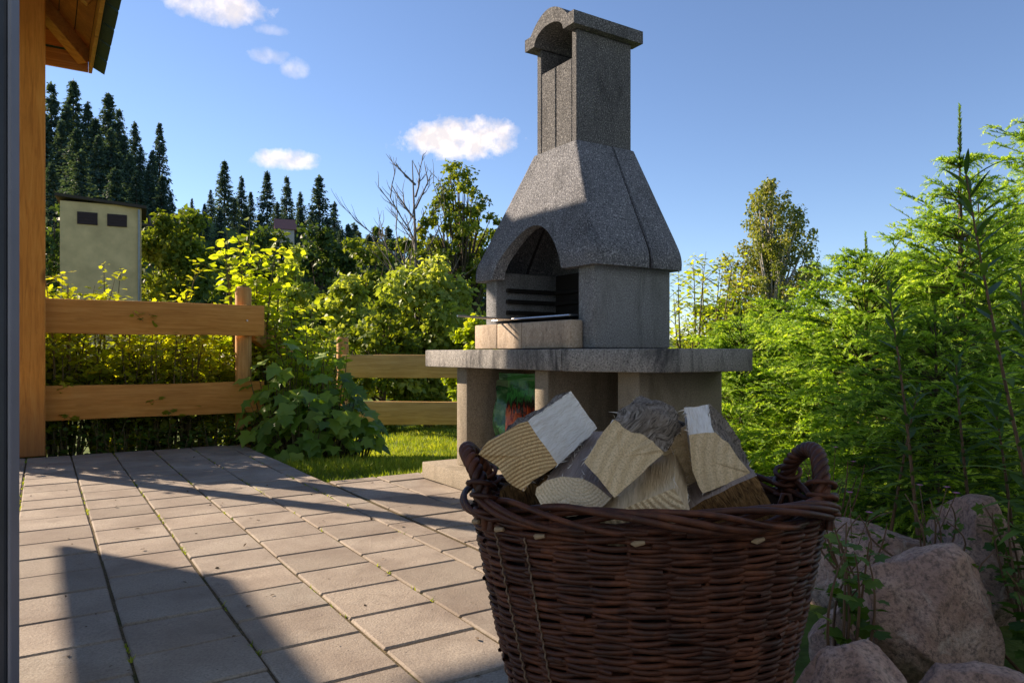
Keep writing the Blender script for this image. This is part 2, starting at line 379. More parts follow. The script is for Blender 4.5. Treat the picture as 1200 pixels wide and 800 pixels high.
M['hedge'] = leafmat('hedge_leaf', (.14, .2, .02), (.3, .36, .035), (.52, .52, .06), .6, .5, .3)
M['bright'] = leafmat('bright_young_leaf', (.15, .24, .025), (.32, .42, .04), (.52, .56, .07), .6, .5, .3)
M['bigleaf'] = leafmat('broad_leaf', (.08, .17, .024), (.16, .3, .04), (.3, .45, .07), .5, .42, .45)
M['lance'] = leafmat('willowherb_leaf', (.04, .1, .025), (.075, .16, .035), (.12, .22, .045), .4, .45, .4)
M['herb'] = leafmat('herb_leaf', (.04, .1, .018), (.08, .16, .025), (.14, .22, .04), .4, .5, .3)
M['tree_mid'] = leafmat('tree_leaf_mid', (.07, .12, .016), (.15, .21, .03), (.28, .33, .05), .45, .55, .25)
M['tree_light'] = leafmat('tree_leaf_light', (.15, .22, .045), (.28, .36, .08), (.42, .48, .13), .5, .5, .3)
M['tree_dark'] = leafmat('tree_leaf_dark', (.035, .07, .022), (.07, .12, .03), (.12, .18, .04), .35, .55, .2)
M['tree_birch'] = leafmat('birch_leaf', (.09, .13, .03), (.19, .23, .06), (.34, .33, .12), .5, .5, .3)
M['grass'] = leafmat('lawn_blade', (.1, .17, .02), (.22, .3, .035), (.4, .44, .08), .45, .6, .2)
M['flower'] = leafmat('pink_petal', (.5, .16, .42), (.6, .25, .52), (.68, .36, .6), .4, .6, .2)

# ------------------------------------------------------------------ ground
def make_ground():
    nr, na = 110, 200
    rad = np.concatenate([[0.0], np.geomspace(.4, 2600, nr)])
    V = [(0, 0, ground_h(0, 0))]; Fc = []
    for i in range(1, nr + 1):
        for j in range(na):
            a = 2 * math.pi * j / na; x, y = rad[i] * math.sin(a), rad[i] * math.cos(a); V.append((x, y, ground_h(x, y)))
    q = []
    for i in range(nr - 1):
        for j in range(na):
            a = 1 + i * na + j; b = 1 + i * na + (j + 1) % na; q.append((a, a + na, b + na, b))
    for j in range(na): q.append((0, 1 + j, 1 + (j + 1) % na, 0))
    bm = bmesh.new(); vs_ = [bm.verts.new(p) for p in V]
    for f in q:
        f = list(dict.fromkeys(f)); bm.faces.new([vs_[i] for i in f])
    bmesh.ops.recalc_face_normals(bm, faces=bm.faces)
    me = bpy.data.meshes.new('ground'); bm.to_mesh(me); bm.free(); me.polygons.foreach_set('use_smooth', np.ones(len(me.polygons), bool))
    o = link('ground', me, None, M['ground']); setp(o, kind='structure'); return o
make_ground()

# ------------------------------------------------------------------ terrace of concrete pavers
DU, DV = .252, .272
def paver_meshes(w, l, n, name='paver'):
    out = []
    for k in range(n):
        m = MB(); jx, jy = random.uniform(-.002, .002), random.uniform(-.002, .002)
        m.box(-w / 2 + jx, w / 2, -l / 2, l / 2 + jy, -.05, 0)
        out.append(m.mesh(name, M['paver'], bevel=.0045, segs=1))
    return out
def terrace():
    v0, v1, u0, u1 = .0, 0, 0, 0
    bedm = MB()
    bedm.box(-1.53, 1.405, -1.39, 6.26, -.09, -.007)
    bed = link('patio', bedm.mesh('patio', M['bed']), None); bed.rotation_euler.z = ANG; setp(bed, kind='structure')
    pm = paver_meshes(DV - .009, DU - .008, 6)
    vlines = [-.087 + DV * i for i in range(-4, 5)]
    for ci, vl in enumerate(vlines):
        off = (.41 * ci + .13) % 1.0
        nrow = int((6.25 - 0.55) / DU) + 1
        for r in range(nrow + 1):
            uu = 6.255 - DU * (r + .5) + (off - 1) * DU * (1 if True else 0)
            if r == 0 and uu + DU / 2 < 6.2: pass
            if uu < .3: continue
            o = link('paver', random.choice(pm), bed); o.location = (vl + DV / 2, uu, random.uniform(-.0015, .001))
            o.rotation_euler = (random.uniform(-.003, .003), random.uniform(-.003, .003), random.uniform(-.006, .006) + random.choice((0, math.pi)))
    # the cut pieces that close the far edge and the narrow border course
    sm = paver_meshes(.118, DU - .004, 3)
    for r in range(23):
        uu = 6.24 - DU * (r + .5)
        o = link('border_paver', random.choice(sm), bed); o.location = (1.272 + .065, uu, random.uniform(-.003, .001)); o.rotation_euler.z = random.uniform(-.008, .008)
    for ci, vl in enumerate(vlines):
        off = (.41 * ci + .13) % 1.0; w = (1 - off) * DU - .006
        if w > .03:
            m = MB(); m.box(-DV / 2 + .006, DV / 2 - .006, -w / 2, w / 2, -.05, 0)
            o = link('cut_paver', m.mesh('cut_paver', M['paver'], bevel=.004, segs=1), bed); o.location = (vl + DV / 2, 6.252 - w / 2, 0)
    # second paved strip that carries the barbecue
    pad_m = MB(); pad_m.box(1.409, 2.9, 1.5, 4.17, -.09, -.0075)
    pad = link('barbecue_paving', pad_m.mesh('barbecue_paving', M['bed']), None); pad.rotation_euler.z = ANG; setp(pad, kind='structure')
    pm2 = paver_meshes(.285, DU - .006, 4)
    for ci in range(5):
        off = (.37 * ci + .5) % 1.0
        for r in range(11):
            uu = 4.16 - DU * (r + .5) - off * DU * .9
            if uu < 1.6: continue
            o = link('paver', random.choice(pm2), pad); o.location = (1.415 + .295 * (ci + .5), uu, random.uniform(-.006, .002)); o.rotation_euler.z = random.uniform(-.012, .012)
        w = off * DU * .9 - .006
        if w > .03:
            m = MB(); m.box(-.14, .14, -w / 2, w / 2, -.05, 0)
            o = link('cut_paver', m.mesh('cut_paver', M['paver'], bevel=.004, segs=1), pad); o.location = (1.415 + .295 * (ci + .5), 4.158 - w / 2, 0)
terrace()

# ------------------------------------------------------------------ timber pavilion roof with its posts
VR, VL, UF, UN, ZE, SL = .42, -2.38, 6.82, 2.3, 3.02, .78
VM = (VR + VL) / 2
def zs(d): return ZE + SL * d
def pavilion():
    rt = thing('timber_pavilion', 'orange stained timber pavilion post and eaves with green shingle roof edge', 'pavilion', W(6.35, -.06), ANG)
    off = (-.06, 6.35, 0)
    def post(v, u, w, z1):
        m = MB(); m.box(v - w / 2, v + w / 2, u - w / 2, u + w / 2, .005, z1)
        o = m.build('post', M['postwood'], rt, bevel=.006, segs=1, off=off); return o
    post(-.06, 6.35, .175, 3.34); post(-.5, 6.36, .1, 3.6); post(VL + .48, 4.9, .16, 3.36); post(VL + .48, 2.6, .16, 3.36)
    hb = MB(); hb.box(VL + .44, VL + .48, 2.35, 6.8, 2.0, 2.46); hb.build('side_board', M['rafter'], rt, off=off)  # unseen board, placed and sized for its strip of shadow on the pavers
    # roof skin
    def slab(poly, t0, t1):
        V = [(p[0], p[1], p[2] + t0) for p in poly] + [(p[0], p[1], p[2] + t1) for p in poly]; n = len(poly)
        return V, [tuple(range(n - 1, -1, -1)), tuple(range(n, 2 * n))] + [(i, (i + 1) % n, n + (i + 1) % n, n + i) for i in range(n)]
    h = (VR - VL) / 2; zr = zs(h)
    right = [(VR - .03, UN, zs(.03)), (VR - .03, UF - .03, zs(.03)), (VM, UF - h, zr), (VM, UN, zr)]
    left = [(VL, UF, ZE), (VL, UN, ZE), (VM, UN, zr), (VM, UF - h, zr)]
    front = [(VR - .03, UF - .03, zs(.03)), (VL, UF, ZE), (VM, UF - h, zr)]
    m = MB()
    for p in (right, left, front): m.add(*slab(p, .085, .1))
    m.build('shingle_cover', M['shingle'], rt, off=off)
    # boards under the skin, one by one
    bw = .105; k = 0
    while k * bw < h - .02:
        d0, d1 = .1 + k * bw, min(.1 + (k + 1) * bw - .006, h)
        m = MB(); m.add(*slab([(VR - d0, UN, zs(d0)), (VR - d0, UF - d0, zs(d0)), (VR - d1, UF - d1, zs(d1)), (VR - d1, UN, zs(d1))], .062, .084))
        m.build('roof_board', M['board'], rt, off=off)
        m = MB(); m.add(*slab([(VL + d0, UF - d0, zs(d0)), (VR - d0 - .004, UF - d0, zs(d0)), (VR - d1 - .004, UF - d1, zs(d1)), (VL + d1, UF - d1, zs(d1))], .062, .084))
        m.build('roof_board', M['board'], rt, off=off); k += 1
    def beam(a, b, w, hgt, name='rafter', mat='rafter'):
        a = Vector(a); b = Vector(b); t = (b - a); L = t.length; t.normalize(); s_ = Vector((t.y, -t.x, 0)).normalized(); up = s_.cross(t)
        if up.z < 0: up = -up
        V = []
        for q in (a, b):
            for sx, sz in ((-1, -1), (1, -1), (1, 0), (-1, 0)): V.append(q + s_ * (w / 2 * sx) + up * (hgt * (-sz if sz else 0) * -1))
        m = MB(); m.add(V, [(0, 1, 2, 3), (7, 6, 5, 4), (0, 4, 5, 1), (1, 5, 6, 2), (2, 6, 7, 3), (3, 7, 4, 0)])
        return m.build(name, M[mat], rt, bevel=.003, segs=1, off=off)
    beam((VR - .1, UF - .1, zs(.1) + .058), (VM, UF - h, zr + .058), .085, .13, 'hip_rafter')
    beam((VL + .1, UF - .1, zs(.1) + .058), (VM, UF - h, zr + .058), .085, .13, 'hip_rafter')
    u = 5.62
    while u > UN:
        d1 = min(h, max(.2, UF - u - .1)) if u > UF - h else h
        beam((VR - .1, u, zs(.1) + .06), (VR - d1, u, zs(d1) + .06), .06, .1); u -= .72
    for v in (-.62, -1.3, -1.95):
        d1 = min(h, VR - v, v - VL) - .1
        beam((v, UF - .1, zs(.1) + .06), (v, UF - d1, zs(d1) + .06), .06, .1)
    m = MB(); m.box(VR - .1, VR - .075, UN, UF - .075, ZE - .02, ZE + .125); m.build('fascia', M['rafter'], rt, bevel=.003, segs=1, off=off)
    m = MB(); m.box(VL + .075, VR - .102, UF - .1, UF - .075, ZE - .018, ZE + .123); m.build('fascia', M['rafter'], rt, bevel=.003, segs=1, off=off)
    # shingles hanging over the eaves, one by one
    L = .33; u = UF - .06
    while u > UN:
        a, b = u, u - L + .006
        poly = [(VR - .3, a, zs(.3)), (VR - .03, a, zs(.03) - .01), (VR + .005, a - .06, zs(0) - .025), (VR + .005, b + .06, zs(0) - .025), (VR - .03, b, zs(.03) - .01), (VR - .3, b, zs(.3))]
        m = MB(); m.add(*slab(poly, .101 - random.random() * .004, .112)); m.build('shingle', M['shingle'], rt, off=off)
        lip = MB(); lip.add(*slab([(VR - .074, a, ZE + .05), (VR + .012, a - .02, ZE + .0), (VR + .012, b + .02, ZE), (VR - .074, b, ZE + .05)], -.012, .11 - random.random() * .01)); lip.build('shingle', M['shingle'], rt, off=off)
        u -= L
    v = VR - .06
    while v > VL:
        a, b = v, v - L + .006
        m = MB(); m.add(*slab([(a, UF - .3, zs(.3)), (a, UF - .03, zs(.03) - .01), (a - .06, UF, zs(0) - .02), (b + .06, UF, zs(0) - .02), (b, UF - .03, zs(.03) - .01), (b, UF - .3, zs(.3))], .101, .112)); m.build('shingle', M['shingle'], rt, off=off)
        v -= L
pavilion()
def house():
    """dark porch upright at the left, plus an unseen house front added behind the viewer as bounce fill"""
    rt = thing('house', 'dark blue grey porch upright at the patio edge, with an added unseen house front', 'house', W(-1.4, 0), ANG)
    off = (0, -1.4, 0)
    white = plain('fill_wall_cladding', (.21, .28, .37), .9, 0, .2, 4, .15); frame = plain('dark_blue_stained_timber', (.035, .042, .055), .5, 0, .6, 6)
    glass = plain('dark_window_glass', (.02, .025, .03), .08, 0, .2, 2, .5)
    holes = [(-2.6, -1.7, 0.0, 2.05), (1.6, 2.8, .9, 2.1), (4.6, 5.8, .9, 2.1), (-2.7, -1.6, 3.3, 4.4), (1.6, 2.8, 3.3, 4.4), (4.6, 5.8, 3.3, 4.4)]
    vs_ = sorted({-5.0, 8.0, *[h[0] for h in holes], *[h[1] for h in holes]}); zs_ = sorted({-.1, 5.4, *[h[2] for h in holes], *[h[3] for h in holes]})
    m = MB()
    for v0, v1 in zip(vs_, vs_[1:]):
        for z0, z1 in zip(zs_, zs_[1:]):
            if any(h[0] <= v0 and v1 <= h[1] and h[2] <= z0 and z1 <= h[3] for h in holes): continue
            m.box(v0, v1, -1.7, -1.4, z0, z1)
    m.build('wall', white, rt, off=off)  # unseen wall added to bounce sunlight into the shaded foreground
    for k, (v0, v1, z0, z1) in enumerate(holes):
        m = MB(); t = .07
        for bx in ((v0, v0 + t, z0, z1), (v1 - t, v1, z0, z1), (v0 + t, v1 - t, z1 - t, z1), (v0 + t, v1 - t, z0, z0 + t)): m.box(bx[0], bx[1], -1.52, -1.44, bx[2], bx[3])
        w_ = m.build('door' if k == 0 else 'window', frame, rt, off=off)
        m = MB(); m.box(v0 + t, v1 - t, -1.49, -1.48, z0 + t, z1 - t); m.build('pane', glass, w_, off=off)
    m = MB(); m.add([(-5.4, -.7, 5.25), (8.4, -.7, 5.25), (8.4, -5.2, 8.2), (-5.4, -5.2, 8.2)] + [(-5.4, -.7, 5.42), (8.4, -.7, 5.42), (8.4, -5.2, 8.37), (-5.4, -5.2, 8.37)], [(3, 2, 1, 0), (4, 5, 6, 7), (0, 1, 5, 4), (1, 2, 6, 5), (2, 3, 7, 6), (3, 0, 4, 7)]); m.build('roof', M['shingle'], rt, off=off)
    # upright of the porch
    def loc(x, y): v = Vector((x, y)); return (v.x * math.cos(ANG) + v.y * math.sin(ANG), -v.x * math.sin(ANG) + v.y * math.cos(ANG))
    def col_(x0, x1, y0, y1, z1):
        return [loc(x0, y0), loc(x1, y0), loc(x1, y1), loc(x0, y1)], .001, z1
    m = MB(); m.prism(*col_(-1.35, -1.034, 1.48, 1.52, 2.98)); pu = m.build('porch_upright', frame, rt, bevel=.003, segs=1, off=off)
    m = MB(); m.prism(*col_(-1.0335, -1.0255, 1.484, 1.512, 2.97)); m.build('edge_trim', plain('grey_blue_trim', (.2, .21, .25), .4, 0, .3, 6), pu, bevel=.002, segs=1, off=off)
house()

# ------------------------------------------------------------------ fences
def rail_mesh(L, hgt, t, name, mat, seed):
    nx = 24; V = []; Fc = []
    for i in range(nx + 1):
        x = L * i / nx; w0 = .006 * mnoise.noise((x * 1.7, seed, 0)); w1 = .008 * mnoise.noise((x * 1.3, seed, 5))
        V += [(x, -t / 2, w0), (x, t / 2, w0), (x, t / 2, hgt + w1), (x, -t / 2, hgt + w1)]
    for i in range(nx):
        a = 4 * i; Fc += [(a + j, a + 4 + j, a + 4 + (j + 1) % 4, a + (j + 1) % 4) for j in range(4)]
    Fc += [(0, 1, 2, 3), (4 * nx + 3, 4 * nx + 2, 4 * nx + 1, 4 * nx)]
    m = MB(); m.add(V, Fc); return m.mesh(name, mat, bevel=.008, segs=2)
def post_round(r, z0, z1, name, mat):
    m = MB(); n = 16
    zsq = [(z0, r), (z1 - .03, r), (z1 - .008, r * .93), (z1, r * .8)]
    m.tube([(0, 0, z) for z, _ in zsq], [q for _, q in zsq], n); return m.mesh(name, mat, smooth=True)
def fence_one():
    rt = thing('plank_fence', 'golden two plank wooden fence running from the orange pavilion post', 'fence', W(6.5, .0), ANG, )
    L0, L1 = -.35, 1.62
    for z, sd in ((.9, 1), (.245, 2)):
        o = link('rail', rail_mesh(L1 - L0, .262, .055, 'rail', M['rail'], sd), rt); o.location = (L0, -.05, z); o.rotation_euler.x = random.uniform(-.02, .02)
    o = link('post', post_round(.068, -.3, 1.325, 'post', M['fencepost']), rt); o.location = (1.475, .055, 0)
    m = MB(); m.tube([(1.475, -.088, 1.03), (1.475, -.079, 1.03)], .008, 8); m.build('bolt', M['steel'], rt)
    # the next bay turns away from the terrace and runs down to the lower fence
    for z, sd in ((.86, 3), (.2, 4)):
        o = link('rail', rail_mesh(1.5, .25, .05, 'rail', M['rail'], sd), rt); o.location = (1.56, .06, z); o.rotation_euler = (0, R(12), R(62))
fence_one()
def fence_two():
    base = P(398, 414, 8.55); base.z = -.42
    rt = thing('plank_fence', 'pale sunlit two plank fence at the lower edge of the lawn', 'fence', base)
    for z, sd in ((.885, 5), (.34, 6)):
        o = link('rail', rail_mesh(3.0, .27, .055, 'rail', M['greyrail'], sd), rt); o.location = (.05, -.085, z)
    for x in (0.03, 2.55):
        o = link('post', post_round(.07, -.35, 1.36, 'post', M['fencepost']), rt); o.location = (x, .02, 0)
fence_two()

# ------------------------------------------------------------------ barbecue fireplace
BO = (2.3, 3.0, 0.0)
def barbecue():
    rt = thing('barbecue_fireplace', 'grey concrete garden barbecue with granite hood and tall capped chimney', 'barbecue', W(BO[1], BO[0]), ANG)
    K = dict(off=BO)
    b = MB(); b.box(1.93, 2.74, 2.2, 3.97, .002, .097); b.build('base_slab', M['support'], rt, bevel=.006, segs=2, **K)
    for (v0, v1, u0, u1) in ((2.05, 2.66, 3.634, 3.755), (2.05, 2.66, 2.838, 2.953), (2.2, 2.735, 2.363, 2.508)):
        b = MB(); b.box(v0, v1, u0, u1, .099, .668); b.build('support', M['support'], rt, bevel=.008, segs=2, **K)
    b = MB(); b.box(2.662, 2.712, 2.51, 3.755, .099, .667); b.build('back_panel', M['support'], rt, bevel=.004, segs=1, **K)
    # worktop in two cast pieces with a clipped front corner
    zt0, zt1 = .671, .77
    b = MB(); b.prism([(1.95, 3.97), (1.95, 2.602), (2.73, 2.602), (2.73, 3.97)], zt0, zt1); b.build('worktop', M['slab'], rt, bevel=.007, segs=2, **K)
    b = MB(); b.prism([(1.95, 2.596), (2.17, 2.18), (2.73, 2.18), (2.73, 2.596)], zt0 - .002, zt1 + .001); b.build('worktop', M['slab'], rt, bevel=.007, segs=2, **K)
    # firebox
    zb0, zb1 = .773, 1.19
    b = MB(); b.box(2.06, 2.53, 2.5, 2.62, zb0, zb1); b.build('firebox_wall', M['body'], rt, bevel=.012, segs=2, **K)
    b = MB(); b.box(2.06, 2.53, 3.33, 3.44, zb0, zb1); b.build('firebox_wall', M['body'], rt, bevel=.012, segs=2, **K)
    b = MB(); b.box(2.46, 2.53, 2.622, 3.328, zb0, zb1); b.build('firebox_back', M['soot'], rt, **K)
    for z in (.96, 1.02, 1.08):
        b = MB(); b.box(2.435, 2.458, 2.624, 3.326, z, z + .022); b.build('grate_ledge', M['soot'], rt, bevel=.003, segs=1, **K)
        b = MB(); b.box(2.12, 2.43, 3.305, 3.328, z, z + .022); b.build('grate_ledge', M['soot'], rt, bevel=.003, segs=1, **K)
    b = MB(); b.box(2.08, 2.45, 2.63, 3.32, .774, .83); b.build('fire_bed', M['soot'], rt, **K)
    for (u0, u1) in ((3.205, 3.43), (2.975, 3.2), (2.575, 2.97)):
        b = MB(); b.box(1.985, 2.055, u0, u1, .774, .902); b.build('firebrick', M['firebrick'], rt, bevel=.006, segs=2, **K)
    # grate with bars and a long handle
    g = MB(); g.tube([(2.03, 2.64, .925), (2.03, 3.315, .925), (2.42, 3.315, .925), (2.42, 2.64, .925), (2.03, 2.64, .925)], .005, 6)
    gr = g.build('grill_grate', M['steel'], rt, off=BO)
    for i in range(30):
        u = 2.66 + i * .0222; g = MB(); g.tube([(2.03, u, .929), (2.42, u, .929)], .0024, 5); g.build('bar', M['steel'], gr, off=BO)
    for du in (0, .07):
        g = MB(); g.tube([(2.03, 3.2 - du, .925), (1.82, 3.2 - du * .55, .935), (1.74, 3.18 - du * .25, .937)], .005, 6); g.build('handle', M['steel'], gr, off=BO)
    # hood: two cast halves, an arch cut into the front
    z0, z1 = 1.14, 1.79; ub0, ub1, vb0, vb1 = 2.45, 3.50, 2.02, 2.572; ut0, ut1, vt0, vt1 = 2.79, 3.16, 2.185, 2.568
    def prof(z):
        pts = [(1.14, .0), (1.18, -.008), (1.215, .012), (1.25, .06), (1.3, .145), (1.79, 1.0)]
        for (a, wa), (c, wc) in zip(pts, pts[1:]):
            if z <= c + 1e-9: return wa + (wc - wa) * (z - a) / (c - a)
        return 1.0
    per = []
    nf = 64; rr = .05
    # perimeter as unit coordinates (fu, fv, corner pull)
    for i in range(nf + 1):                                     # front, from near to far u
        per.append((.5 - .5 * math.cos(math.pi * i / nf) if False else i / nf, 0.0))
    for i in range(1, 25): per.append((1.0, i / 24))
    for i in range(1, 25): per.append((1 - i / 24, 1.0))
    for i in range(1, 24): per.append((0.0, 1 - i / 24))
    def pos(fu, fv, z, inset):
        w = prof(z)
        a0 = ub0 + (ut0 - ub0) * w + inset; a1 = ub1 + (ut1 - ub1) * w - inset; c0 = vb0 + (vt0 - vb0) * w + inset; c1 = vb1 + (vt1 - vb1) * w - inset
        u = a0 + (a1 - a0) * fu; v = c0 + (c1 - c0) * fv
        r = .035 * (1 - .5 * w)                                   # round the corners
        cu = min(max(u, a0 + r), a1 - r); cv = min(max(v, c0 + r), c1 - r)
        d = math.hypot(u - cu, v - cv)
        if d > r and (abs(u - cu) > 1e-9 and abs(v - cv) > 1e-9): u = cu + (u - cu) * r / d; v = cv + (v - cv) * r / d
        n = .004 * mnoise.noise((u * 9, v * 9, z * 9)) + .0018 * mnoise.noise((u * 60, v * 60, z * 60))
        return (v + n, u + n, z)
    def start(fu, fv):
        if fv == 0.0:
            u = ub0 + (ub1 - ub0) * fu; t = (u - 2.995) / .30
            if abs(t) < 1: return z0 + .25 * (1 - t * t) ** .62
        return z0 + .003
    nz = 30
    def half(sel, name):
        m = MB(); cols = [i for i in range(len(per)) if sel(per[i])]
        idx = {}
        for i in cols:
            fu, fv = per[i]; zz0 = start(fu, fv)
            for s_, ins in ((0, 0.0), (1, .055)):
                for k in range(nz + 1):
                    t = (k / nz) ** 1.15; z = zz0 + (z1 - zz0) * t
                    if k == 0 and s_ == 0: z += .0
                    idx[(i, s_, k)] = len(m.v); m.v.append(pos(fu, fv, z, ins))
        for i in cols:
            j = (i + 1) % len(per)
            if j not in cols: continue
            for k in range(nz):
                m.f.append((idx[i, 0, k], idx[j, 0, k], idx[j, 0, k + 1], idx[i, 0, k + 1]))
                m.f.append((idx[i, 1, k], idx[i, 1, k + 1], idx[j, 1, k + 1], idx[j, 1, k]))
            m.f.append((idx[i, 0, 0], idx[i, 1, 0], idx[j, 1, 0], idx[j, 0, 0]))
            m.f.append((idx[i, 0, nz], idx[j, 0, nz], idx[j, 1, nz], idx[i, 1, nz]))
        ends = [i for i in cols if (i + 1) % len(per) not in cols or (i - 1) % len(per) not in cols]
        for i in ends:
            for k in range(nz): m.f.append((idx[i, 0, k], idx[i, 0, k + 1], idx[i, 1, k + 1], idx[i, 1, k]))
        o = m.build(name, M['hood'], rt, smooth=True, **K); return o
    half(lambda p: p[1] <= .59, 'hood_half'); half(lambda p: p[1] >= .60, 'hood_half')
    for fu in (0.0, 1.0):  # dark strip added behind each seam so no light leaks through the gap
        b = MB(); V = [pos(fu, fv, 1.15 + .63 * k / 20, .012 if True else 0) for k in range(21) for fv in (.57, .64)]
        b.add(V, [(2 * k, 2 * k + 1, 2 * k + 3, 2 * k + 2) for k in range(20)]); b.build('seam_light_stop', M['soot'], rt, **K)
    # chimney of two halves, front open under the cap
    cz0, cz1, cm = 1.793, 2.34, 2.98
    for (a, c) in ((2.806, cm - .003), (cm + .003, 3.145)):
        near = a < 2.9
        b = MB(); s0, s1 = (a, a + .04) if near else (c - .04, c)
        b.box(2.2, 2.556, s0, s1, cz0, cz1)
        f0, f1 = (a + .0405, c) if near else (a, c - .0405)
        b.box(2.2015, 2.24, f0, f1, cz0, 2.21); b.box(2.516, 2.5555, f0, f1, cz0, cz1 - .002)
        b.build('chimney_half', M['chimney'], rt, bevel=.004, segs=1, **K)
    prof_t = []; prof_b = []
    for i in range(41):
        u = 2.765 + (3.185 - 2.765) * i / 40; t = (u - 2.975) / .155
        e = math.cos(max(-1, min(1, t)) * math.pi / 2) ** .8 if abs(t) < 1 else 0
        prof_t.append((u, 2.405 + .085 * e)); t2 = (u - 2.975) / .125
        e2 = math.sqrt(max(0, 1 - t2 * t2)); prof_b.append((u, 2.342 + .07 * e2))
    b = MB(); V = []; n = 41
    for v in (2.15, 2.6):
        V += [(v, u, z) for u, z in prof_t] + [(v, u, z) for u, z in prof_b]
    Fc = []
    for i in range(n - 1):
        Fc += [(i, i + 1, 2 * n + i + 1, 2 * n + i), (n + i, 3 * n + i, 3 * n + i + 1, n + i + 1), (i, n + i, n + i + 1, i + 1), (2 * n + i, 2 * n + i + 1, 3 * n + i + 1, 3 * n + i)]
    Fc += [(0, 2 * n, 3 * n, n), (n - 1, 2 * n - 1, 4 * n - 1, 3 * n - 1)]
    b.add(V, Fc); b.build('chimney_cap', M['chimney'], rt, smooth=True, **K)
barbecue()
def charcoal_bag():
    c = W(3.44, 2.27); c.z = .099
    rt = thing('charcoal_bag', 'green plastic charcoal bag standing in the barbecue compartment', 'bag', c, R(80))
    # local: x depth (front at -x), y across
    nu, nv = 24, 16; V = []; Fc = []
    for k in range(nv + 1):
        t = k / nv; z = .5 * t
        th = .085 * (math.sin(math.pi * min(1, t * .95 + .12)) ** .6) * (1 - .55 * t ** 3) ; wd = .135 * (1 - .16 * t ** 2 + .05 * math.sin(t * 9))
        for j in range(nu):
            a = 2 * math.pi * j / nu; ca, sa = math.cos(a), math.sin(a)
            x = th * math.copysign(abs(ca) ** .8, ca); y = wd * math.copysign(abs(sa) ** .7, sa)
            nn = mnoise.noise_vector(Vector((x * 14, y * 14, z * 12))) * .03
            V.append((x + nn.x, y + nn.y, z + nn.z * (1 if 0 < k < nv else 0)))
    for k in range(nv):
        for j in range(nu): Fc.append((k * nu + j, k * nu + (j + 1) % nu, (k + 1) * nu + (j + 1) % nu, (k + 1) * nu + j))
    Fc += [tuple(range(nu - 1, -1, -1)), tuple(range(nv * nu, nv * nu + nu))]
    s = NT('printed_bag_film'); sep = s.n('ShaderNodeSeparateXYZ'); s.l(s.tc.outputs['Object'], sep.inputs[0])
    n = s.noise(s.map(scale=(1, 40, 9)), 1.5, 5, .65, 1.0)
    flame = s.math('ADD', sep.outputs[2], s.math('MULTIPLY', s.math('SUBTRACT', n, .5), .3))
    mid = s.math('LESS_THAN', s.math('ABSOLUTE', s.math('SUBTRACT', sep.outputs[1], -.03)), .085)
    pic = s.ramp(flame, [(.2, (.22, .02, .008)), (.27, (.5, .12, .03)), (.31, (.25, .035, .012)), (.345, (.008, .008, .008)), (.37, (.02, .014, .01)), (.39, (.012, .12, .03)), (.43, (.03, .26, .05)), (.45, (.01, .07, .02)), (.49, (.02, .17, .035))])
    base = s.ramp(s.noise(s.map(), 13, 4), [(.35, (.006, .04, .012)), (.55, (.02, .11, .03)), (.7, (.12, .24, .1))])
    s.pbr(s.mix(mid, base, pic), .25, s.bump(s.noise(s.map(), 22, 4), .5, .012), .5)
    m = MB(); m.add(V, Fc); m.build('bag_body', s.m, rt, smooth=True)
    m = MB(); m.box(-.012, .012, -.1, .1, .497, .54); o = m.build('folded_top', s.m, rt, sub=3, rough=.012)
charcoal_bag()

